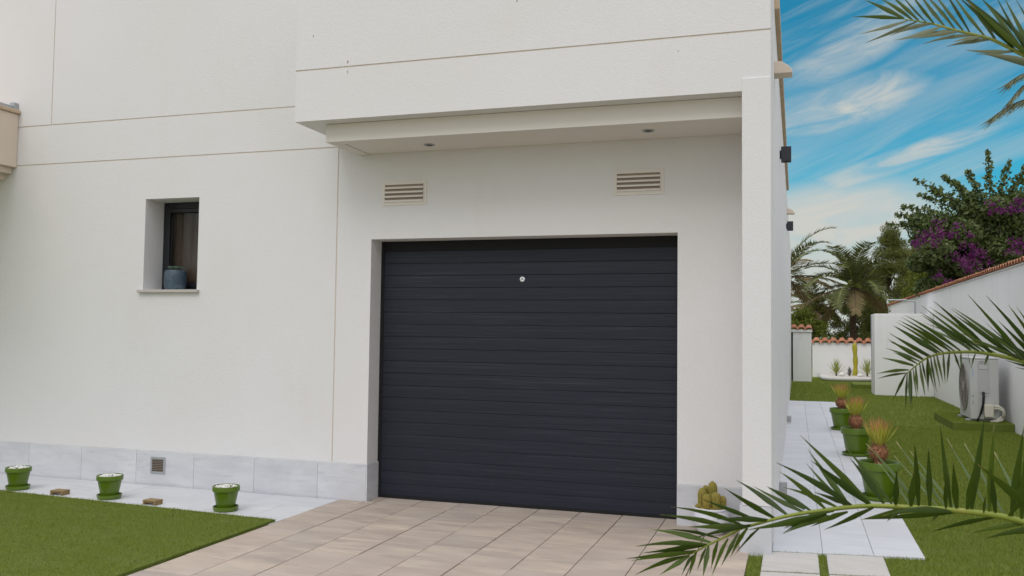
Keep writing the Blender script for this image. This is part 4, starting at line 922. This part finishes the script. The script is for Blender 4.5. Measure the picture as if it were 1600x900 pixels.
FROND_C = dict(w=0.021, rachis=[(0.325,-3.912,2.453),(0.365,-3.925,2.438),(0.412,-3.941,2.418),(0.465,-3.959,2.389),(0.545,-3.988,2.349),(0.584,-4.003,2.321),(0.626,-4.020,2.285),(0.695,-4.049,2.224),(0.805,-4.101,2.106),(0.941,-4.174,1.857),(1.048,-4.239,1.535),(1.117,-4.285,1.163),(1.146,-4.303,0.897)],
  up=[((0.325,-3.912,2.455),(0.174,-3.898,2.481)),((0.328,-3.914,2.454),(0.213,-3.866,2.545)),((0.351,-3.921,2.445),(0.255,-3.876,2.543)),
    ((0.369,-3.927,2.438),(0.281,-3.924,2.535)),((0.390,-3.933,2.429),(0.301,-4.002,2.512)),((0.412,-3.941,2.418),(0.334,-3.986,2.515)),
    ((0.440,-3.950,2.405),(0.369,-3.877,2.556)),((0.467,-3.959,2.389),(0.382,-3.886,2.547)),((0.491,-3.968,2.376),(0.404,-3.893,2.554)),
    ((0.506,-3.974,2.369),(0.421,-4.001,2.515)),((0.545,-3.988,2.349),(0.448,-3.963,2.517)),((0.654,-4.032,2.262),(0.446,-4.021,2.501)),
    ((0.621,-4.018,2.290),(0.453,-4.020,2.485)),((0.572,-3.999,2.329),(0.474,-3.948,2.530)),((0.669,-4.038,2.248),(0.483,-4.066,2.438)),
    ((0.644,-4.027,2.272),(0.514,-4.015,2.480)),((0.695,-4.049,2.224),(0.517,-4.049,2.454)),((0.654,-4.032,2.262),(0.549,-4.080,2.452)),
    ((0.673,-4.040,2.245),(0.594,-3.966,2.486)),((0.709,-4.056,2.213),(0.624,-3.978,2.467)),((0.731,-4.065,2.190),(0.618,-4.153,2.418))],
  near=[],
  far=[],
  low=[((0.337,-3.916,2.446),(0.196,-3.912,2.417)),((0.362,-3.924,2.437),(0.212,-3.924,2.383)),((0.404,-3.938,2.422),(0.280,-3.982,2.381)),
    ((0.429,-3.947,2.409),(0.278,-4.109,2.326)),((0.458,-3.956,2.393),(0.333,-3.961,2.375)),((0.478,-3.964,2.383),(0.327,-4.112,2.324)),
    ((0.516,-3.977,2.363),(0.371,-3.976,2.348)),((0.554,-3.992,2.341),(0.428,-4.038,2.316)),((0.534,-3.984,2.353),(0.433,-4.129,2.300)),
    ((0.613,-4.015,2.294),(0.457,-4.160,2.266)),((0.678,-4.042,2.240),(0.493,-4.115,2.265)),((0.695,-4.049,2.224),(0.516,-4.133,2.256))])

CROWN = Vector((1.146, -4.303, 0.897))
palm = thing('palm_tree', 'low date palm at the right whose long green fronds cross the foreground', 'palm tree', (CROWN.x + .05, CROWN.y, 0))
P0 = Vector(palm.location)
def loc(p): return Vector(p) - P0
def smooth_curve(pts, n):
    pts = [Vector(p) for p in pts]; P = [pts[0]] + pts + [pts[-1]]; out = []
    for i in range(1, len(P) - 2):
        for k in range(n):
            t_ = k / n; a_, b_, c_, d_ = P[i - 1], P[i], P[i + 1], P[i + 2]
            out.append(0.5 * ((2 * b_) + (c_ - a_) * t_ + (2 * a_ - 5 * b_ + 4 * c_ - d_) * t_ ** 2 + (3 * b_ - a_ - 3 * c_ + d_) * t_ ** 3))
    return out + [pts[-1]]
rnd = random.Random(5)
for nm, F in (('A', FROND_A), ('B', FROND_B), ('C', FROND_C)):
    cv = [loc(p) for p in smooth_curve(F['rachis'], 4)]
    n = len(cv); m = MB(); m.tube(cv, [0.0014 + 0.0085 * (i / (n - 1)) ** 0.85 for i in range(n)], 8)
    fr_ = m.build('frond', RACHIS, palm, smooth='all')
    ma, mbb, mu_ = MB(), MB(), MB()
    main = (cv[-1] - cv[0]).normalized()
    for key, tgt in (('up', ma), ('near', ma), ('far', mbb), ('low', mu_ if nm == 'C' else ma)):
        for B, T in F[key]:
            B, T = loc(B), loc(T); L = (T - B).length; w = F['w'] * min(1.0, 0.45 + L * 1.9) * rnd.uniform(0.72, 1.02)
            if key == 'far': w *= 0.62
            if key == 'near': w *= 1.05
            # width mostly turned to the open side, each leaflet rolled a little differently
            nr = Vector((-0.30, 0.95, 0.05)) + Vector((rnd.uniform(-.45, .45), 0, rnd.uniform(-.5, .5)))
            sg = {'up': 0.025, 'near': 0.0, 'far': 0.02, 'low': 0.035}[key] * rnd.uniform(-0.6, 1.6)
            tgt.leaflet(B, T, w, nr, sg, 0.30, 8, wide=0.38)
    ma.build('leaflets', PALM, fr_, attr=True, smooth='all')
    if mbb.n: mbb.build('browned_leaflets', PALM_B, fr_, attr=True, smooth='all')
    if mu_.n: mu_.build('pale_leaflets', PALM_U, fr_, attr=True, smooth='all')
def proc_frond(parent, base, az_, el_, L, droop, w, leaf, mt, rmat=RACHIS, n=60, seed=0, leafw=0.02, rr=0.012, name='frond', lname='leaflets', lean=0.7, hang=0.0):
    """a whole pinnate frond: arching rachis with two ranks of leaflets"""
    q_ = random.Random(seed); pts = []; p = Vector(base); e_ = el_; st = L / 14
    for i in range(15):
        pts.append(p.copy()); p = p + Vector((math.cos(az_) * math.cos(e_), math.sin(az_) * math.cos(e_), math.sin(e_))) * st; e_ -= droop / 14 * (0.5 + i / 14)
    m = MB(); m.tube(pts, [rr * (1 - 0.85 * i / 14) for i in range(15)], 6); fo = m.build(name, rmat, parent, smooth='all')
    m = MB()
    for k in range(n):
        t_ = 0.16 + 0.83 * k / n; s_ = t_ * 14; i = min(13, int(s_)); B = pts[i].lerp(pts[i + 1], s_ - i); d = (pts[i + 1] - pts[i]).normalized()
        side = d.cross(Vector((0, 0, 1))).normalized(); up_ = side.cross(d)
        ll = leaf * (0.35 + 0.65 * math.sin(math.pi * min(1, 0.15 + t_ * 0.85)) ** 0.7) * q_.uniform(0.8, 1.15)
        for sg in (-1, 1):
            dd_ = (d * (lean + q_.uniform(-.12, .12)) + side * sg + up_ * (0.30 * q_.uniform(0.2, 1.6)) - Vector((0, 0, hang))).normalized()
            m.leaflet(B, B + dd_ * ll, leafw * q_.uniform(.8, 1.2), up_ + side * q_.uniform(-.3, .3), -0.05, 0.3, 3, wide=0.35)
    m.build(lname, mt, fo, attr=True)
    return fo
cl = loc(CROWN)
for k, (azd, eld, L) in enumerate(((-60, 45, 1.5), (-10, 50, 1.7), (35, 55, 1.6), (-100, 60, 1.4), (10, 20, 1.5), (-35, 75, 1.5))):
    proc_frond(palm, cl, R(azd), R(eld), L, R(70), 0, 0.30, PALM, n=44, seed=k + 50, leafw=0.022)
m = MB(); m.tube([(0, 0, -0.02), (0, 0, 0.35), (-0.02, 0, 0.86)], [0.17, 0.16, 0.12], 16)
for k in range(90):
    a_ = k * 2.39996; z = 0.03 + 0.80 * k / 90; r_ = 0.15; B = Vector((r_ * math.cos(a_), r_ * math.sin(a_), z)); m.leaflet(B, B + Vector((math.cos(a_) * .05, math.sin(a_) * .05, .10)), 0.09, (math.cos(a_), math.sin(a_), .2), 0, 0.2, 2, wide=0.3)
m.build('trunk', BARK_P, palm)

# ------------------------------------------------------------------ other palms
def palm_tree(x, y, h, nf, L, label, seed, dry=0.3, leaf=0.55, top=80, tr=0.16, group='palms beyond the garden walls', n=46, fm=FAR_PALM, lw=0.062, zb=0.0, droop=95, azs=None):
    t = thing('palm_tree', label, 'palm tree', (x, y, zb), 0, group); q_ = random.Random(seed)
    m = MB(); m.tube([(0, 0, -0.1), (q_.uniform(-.08, .08), 0, h * .5), (0, 0, h)], [tr * 1.15, tr, tr * .95], 14)
    for k in range(int(h * 36)):
        a_ = k * 2.39996; z = k / 36; B = Vector((tr * .9 * math.cos(a_), tr * .9 * math.sin(a_), z)); m.leaflet(B, B + Vector((math.cos(a_) * .07, math.sin(a_) * .07, .11)), 0.13, (math.cos(a_), math.sin(a_), .2), 0, 0.2, 2, wide=0.3)
    m.build('trunk', BARK_P, t)
    for k in range(nf):
        q = k / nf; az_ = (k * 2.39996 + q_.uniform(-.2, .2)) if azs is None else R(azs[k % len(azs)]) + q_.uniform(-.1, .1)
        el_ = R(-25 + (top + 25) * q); isdry = q < dry
        proc_frond(t, (0, 0, h), az_, el_ + q_.uniform(-.08, .08), L * q_.uniform(.85, 1.1), R(droop * (0.5 if isdry else 1) * q_.uniform(.8, 1.1)), 0, leaf, DRY_PALM if isdry else fm,
                   BARK_P if isdry else RACHIS, n=n, seed=seed * 100 + k, leafw=lw, rr=0.03, name='dry_frond' if isdry else 'frond', hang=0.5 if isdry else 0.12)
    return t
palm_tree(2.22, 31.5, 3.45, 24, 2.45, 'date palm with dark trunk standing alone in the gap behind the garden wall', 3, dry=0.18, top=86, tr=0.125)
palm_tree(-0.55, 33.5, 4.0, 22, 3.1, 'drooping palm with dry brown fronds partly hidden by the house corner', 7, dry=0.5, top=78)
palm_tree(0.9, 39.0, 2.9, 16, 2.5, 'shaggy low palm between the house corner and the dark-trunked palm', 9, dry=0.55, top=60)
# tall palm outside the right edge: its drooping frond tips reach into the sky
t = thing('palm_tree', 'distant palm whose thin grey-green frond tips hang into the sky at the right edge', 'palm tree', (6.1, 8.9, 0), 0, 'palms beyond the garden walls')
m = MB(); m.tube([(0, 0, 0), (0.05, 0, 2.6), (0, 0, 5.4)], [0.2, 0.17, 0.16], 14); m.build('trunk', BARK_P, t)
def traced_frond(t, pts, leaf, n, seed):
    q_ = random.Random(seed); cv = [Vector(p) - Vector(t.location) for p in smooth_curve(pts, 6)]; m = MB(); N_ = len(cv)
    m.tube(cv, [0.004 + 0.018 * i / N_ for i in range(N_)], 6); fo = m.build('frond', BARK_P, t, smooth='all'); m = MB()
    for k in range(n):
        s_ = (k / n) * (N_ - 1.01); i = int(s_); B = cv[i].lerp(cv[i + 1], s_ - i); d = (cv[i] - cv[i + 1]).normalized(); side = d.cross(Vector((0, 0, 1))).normalized()
        for sg in (-1, 1):
            dd_ = (d * 0.9 + side * sg * q_.uniform(.3, .8) - Vector((0, 0, q_.uniform(0.25, 0.8) if k > 4 else 0))).normalized()
            m.leaflet(B, B + dd_ * leaf * q_.uniform(.6, 1.1) * min(1, .5 + k / 14), 0.016, (q_.uniform(-.5, .5), 1, .3), -0.04, 0.2, 3)
    m.build('leaflets', PALM_U, fo, attr=True)
traced_frond(t, [(2.717, 7.465, 4.660), (2.950, 7.530, 4.832), (3.191, 7.602, 4.947), (3.638, 7.737, 5.103), (4.6, 8.1, 5.45), (5.5, 8.6, 5.6), (6.1, 8.9, 5.4)], 0.30, 85, 1)
traced_frond(t, [(2.951, 7.513, 5.178), (3.193, 7.582, 5.331), (3.550, 7.692, 5.430), (4.6, 8.2, 5.75), (5.6, 8.7, 5.8), (6.1, 8.9, 5.4)], 0.28, 75, 2)
traced_frond(t, [(2.986, 7.538, 4.916), (3.192, 7.591, 5.163), (3.550, 7.695, 5.364), (4.7, 8.3, 5.6), (5.6, 8.7, 5.7), (6.1, 8.9, 5.4)], 0.26, 75, 3)
for k in range(7): proc_frond(t, (0, 0, 5.4), R(-70 + k * 32), R(60 - 12 * (k % 3)), 2.6, R(95), 0, 0.42, FAR_PALM, n=34, seed=k + 900, leafw=0.03)

# ------------------------------------------------------------------ trees and shrubs
def leaf_quads(C_, size, aspect=2.0, up=0.25, spread=1.0, dirs=None):
    """one small folded-flat leaf (a rhombus) at every centre, randomly turned; dirs biases the leaf axis"""
    n = len(C_); d = rng.normal(size=(n, 3)); d[:, 2] += up
    if dirs is not None: d = d * spread + dirs
    d /= np.linalg.norm(d, axis=1)[:, None]; r = rng.normal(size=(n, 3)); s = np.cross(d, r); s /= np.linalg.norm(s, axis=1)[:, None]
    L = (size * rng.uniform(0.6, 1.35, n))[:, None]; W = L / aspect
    return np.stack([C_ - d * L * .5, C_ + s * W * .5, C_ + d * L * .5, C_ - s * W * .5], 1)
def clump(c, r, n, shell=0.45):
    d = rng.normal(size=(n, 3)); d /= np.linalg.norm(d, axis=1)[:, None]; q = rng.uniform(shell, 1.0, n) ** 0.6
    return np.array(c) + d * q[:, None] * np.array(r)
def branch_mesh(m, p, q, r0, r1, wob, rn, k=5):
    p, q = Vector(p), Vector(q); pts = [p.lerp(q, i / k) + Vector((rn.uniform(-1, 1), rn.uniform(-1, 1), rn.uniform(-.5, .5))) * wob * math.sin(math.pi * i / k) for i in range(k + 1)]
    m.tube(pts, [r0 + (r1 - r0) * i / k for i in range(k + 1)], 7); return pts
def tree(name, label, cat, x, y, h, wid, seed, mt, nclump=40, per=420, leaf=0.09, asp=3.0, z0=0.25, group=None, trunk=0.12, shape='oval', cr=0.5, upb=0.6):
    rn = random.Random(seed); t = thing(name, label, cat, (x, y, 0), 0, group); m = MB()
    top = Vector((rn.uniform(-.2, .2), rn.uniform(-.2, .2), h * 0.82)); tp = branch_mesh(m, (0, 0, -.1), top, trunk, trunk * .25, 0.12, rn, 7)
    P = []; 
    for k in range(nclump):
        q = z0 + (1 - z0) * ((k + .5) / nclump); a_ = k * 2.39996 + rn.uniform(-.4, .4)
        if shape == 'oval': rad = wid * math.sin(math.pi * min(1, (q - z0) / (1 - z0) * .86 + .14)) ** .7
        elif shape == 'cone': rad = wid * (1 - (q - z0) / (1 - z0)) ** .75 + .12
        else: rad = wid * (0.75 + .25 * math.sin(q * 9))
        rr = rad * rn.uniform(.35, 1.0); c = Vector((math.cos(a_) * rr, math.sin(a_) * rr, h * q * rn.uniform(.93, 1.04)))
        i = min(len(tp) - 1, max(1, int(q * len(tp) * .75))); branch_mesh(m, tp[i], c, trunk * .3, trunk * .06, .06, rn, 3)
        s_ = cr * rn.uniform(.6, 1.25); P.append(clump(c, (s_, s_, s_ * .75), int(per * rn.uniform(.6, 1.3)), .15))
    m.build('trunk', BARK, t, smooth='all'); P = np.concatenate(P); quads_mesh('crown', leaf_quads(P, leaf, asp, upb), mt, t); return t
pg = 'pine trees beyond the garden wall'
tree('pine_tree', 'feathery olive green pine, tallest one behind the far garden wall', 'pine tree', 4.05, 35.5, 6.1, 1.25, 21, PINE, 60, 650, 0.16, 7, .12, pg, .13, 'oval', .42, 1.3)
tree('pine_tree', 'olive green pine directly right of the dark-trunked palm', 'pine tree', 3.0, 37.5, 4.9, 1.3, 22, PINE, 50, 600, 0.16, 7, .14, pg, .12, 'oval', .38, 1.3)
tree('pine_tree', 'broad olive pine leaning towards the flowering bougainvillea', 'pine tree', 5.4, 37.0, 5.6, 1.4, 23, PINE, 60, 600, 0.16, 7, .12, pg, .12, 'oval', .45, 1.3)
tree('shrub', 'bright yellow green rounded shrub just behind the boundary wall', 'shrub', 4.55, 27.5, 4.15, 1.15, 24, SHRUB, 46, 520, 0.10, 2.6, .2, None, .08, 'oval', .42)
tree('shrub', 'bright green bush low behind the pillar with the tile cap', 'shrub', 0.2, 30.5, 2.5, 1.0, 25, SHRUB, 30, 380, 0.10, 2.4, .15, None, .06, 'oval', .4)
tree('shrub', 'dark green bush behind the tiled garden wall at the palm foot', 'shrub', 1.2, 38.5, 3.0, 1.3, 26, PINE, 26, 380, 0.13, 4, .12, None, .06, 'oval', .4)
tree('shrub', 'green bush behind the tiled garden wall next to the enclosure', 'shrub', 3.3, 34.5, 2.9, 0.9, 27, PINE, 26, 400, 0.12, 4, .12, None, .06, 'oval', .4)

# bougainvillea: dark leafy mass with arching sprays and purple bracts
def far_(p, D=24.0): return tuple(np.array([0, -6.908, 1.45]) + (np.array(p) - np.array([0, -6.908, 1.45])) * D / 18.5)
bt = thing('bougainvillea', 'tall dark leafy bougainvillea with purple flowers behind the boundary wall', 'flowering tree', (5.6, 19.4, 0))
BO = Vector(bt.location); rn = random.Random(8); m = MB(); base = Vector((0, 0, 0.0)); hub = Vector((0.0, 0.0, 2.0))
branch_mesh(m, base, hub, 0.12, 0.09, .08, rn)
ctr = [(3.638, 13.637, 2.895), (4.024, 13.704, 3.867), (3.104, 13.406, 3.320), (4.528, 13.922, 2.906), (2.823, 13.277, 3.449), (3.515, 13.534, 3.893), (4.7, 13.9, 3.9), (3.3, 13.5, 2.6), (5.2, 14.0, 3.2), (2.95, 13.4, 2.75), (4.4, 13.8, 3.45), (3.9, 13.7, 3.3)]
Pn = []; Dn = []
for c in ctr:
    c = Vector(far_(c)) - BO
    for k in range(5):
        cc = c + Vector((rn.uniform(-.65, .55), rn.uniform(-.7, .7), rn.uniform(-.45, .45))); branch_mesh(m, hub, cc, 0.035, 0.008, .15, rn, 4)
        s_ = rn.uniform(.32, .55); Pn.append(clump(cc, (s_, s_, s_ * .8), 900, .1))
tips = [(2.386, 13.138, 4.746), (2.946, 13.315, 4.793), (3.417, 13.459, 4.919), (3.812, 13.565, 5.324), (4.244, 13.714, 5.129), (4.574, 13.826, 5.014), (2.449, 13.175, 4.413), (2.143, 13.090, 4.169), (2.015, 13.058, 3.994), (1.811, 13.004, 3.778), (4.944, 13.936, 5.178), (5.170, 14.043, 4.515), (2.7, 13.2, 4.5), (3.15, 13.4, 4.7), (2.3, 13.1, 3.85)]
heart = Vector(far_((3.9, 13.65, 3.45))) - BO
spray = []
for tpt in tips:
    T_ = Vector(far_(tpt)) - BO; mid = heart.lerp(T_, .5) + Vector((0, 0, 0.25)); pts = smooth_curve([hub, heart.lerp(T_, .15), mid, T_], 8); m.tube(pts, [0.02 * (1 - i / len(pts)) + .005 for i in range(len(pts))], 5)
    for i in range(10, len(pts)):
        q = (i - 10) / (len(pts) - 10); k = int(34 * (1 - .6 * q) * rn.uniform(.5, 1.4)); s_ = 0.25 * (1 - q) ** 1.2 + 0.07
        spray.append(clump(pts[i], (s_, s_, s_), k, 0))
m.build('branches', BARK, bt, smooth='all')
A_ = np.concatenate(Pn + spray); wall_in = (A_[:, 0] + BO.x < XE + 0.3) & (A_[:, 2] < 2.6); A_ = A_[~wall_in]
quads_mesh('foliage', leaf_quads(A_, 0.125, 1.8, -0.5), BOUG, bt)
fl = [(4.279, 13.775, 4.170), (3.259, 13.484, 3.490), (2.942, 13.365, 3.719), (3.576, 13.599, 3.227), (4.403, 13.861, 3.305), (3.384, 13.552, 2.958), (2.560, 13.251, 3.555), (2.963, 13.439, 2.600), (4.100, 13.722, 4.101), (2.496, 13.240, 3.480), (3.639, 13.623, 3.162), (4.529, 13.905, 3.240), (3.194, 13.488, 3.023), (4.6, 13.8, 4.3)]
Pn = []
for i, c in enumerate(fl):
    c = np.array(far_(c, 22.9)) - np.array(BO)
    for k in range(4): s_ = rn.uniform(.08, .20); Pn.append(clump(c + np.array([rn.uniform(-.28, .28), rn.uniform(-.3, .2), rn.uniform(-.2, .2)]), (s_ * 1.3, s_ * 1.3, s_), 30, 0))
A_ = np.concatenate(Pn); wall_in = (A_[:, 0] + BO.x < XE + 0.3) & (A_[:, 2] < 2.6)
quads_mesh('flowers', leaf_quads(A_[~wall_in], 0.065, 1.2, 0.3), BRACT, bt)
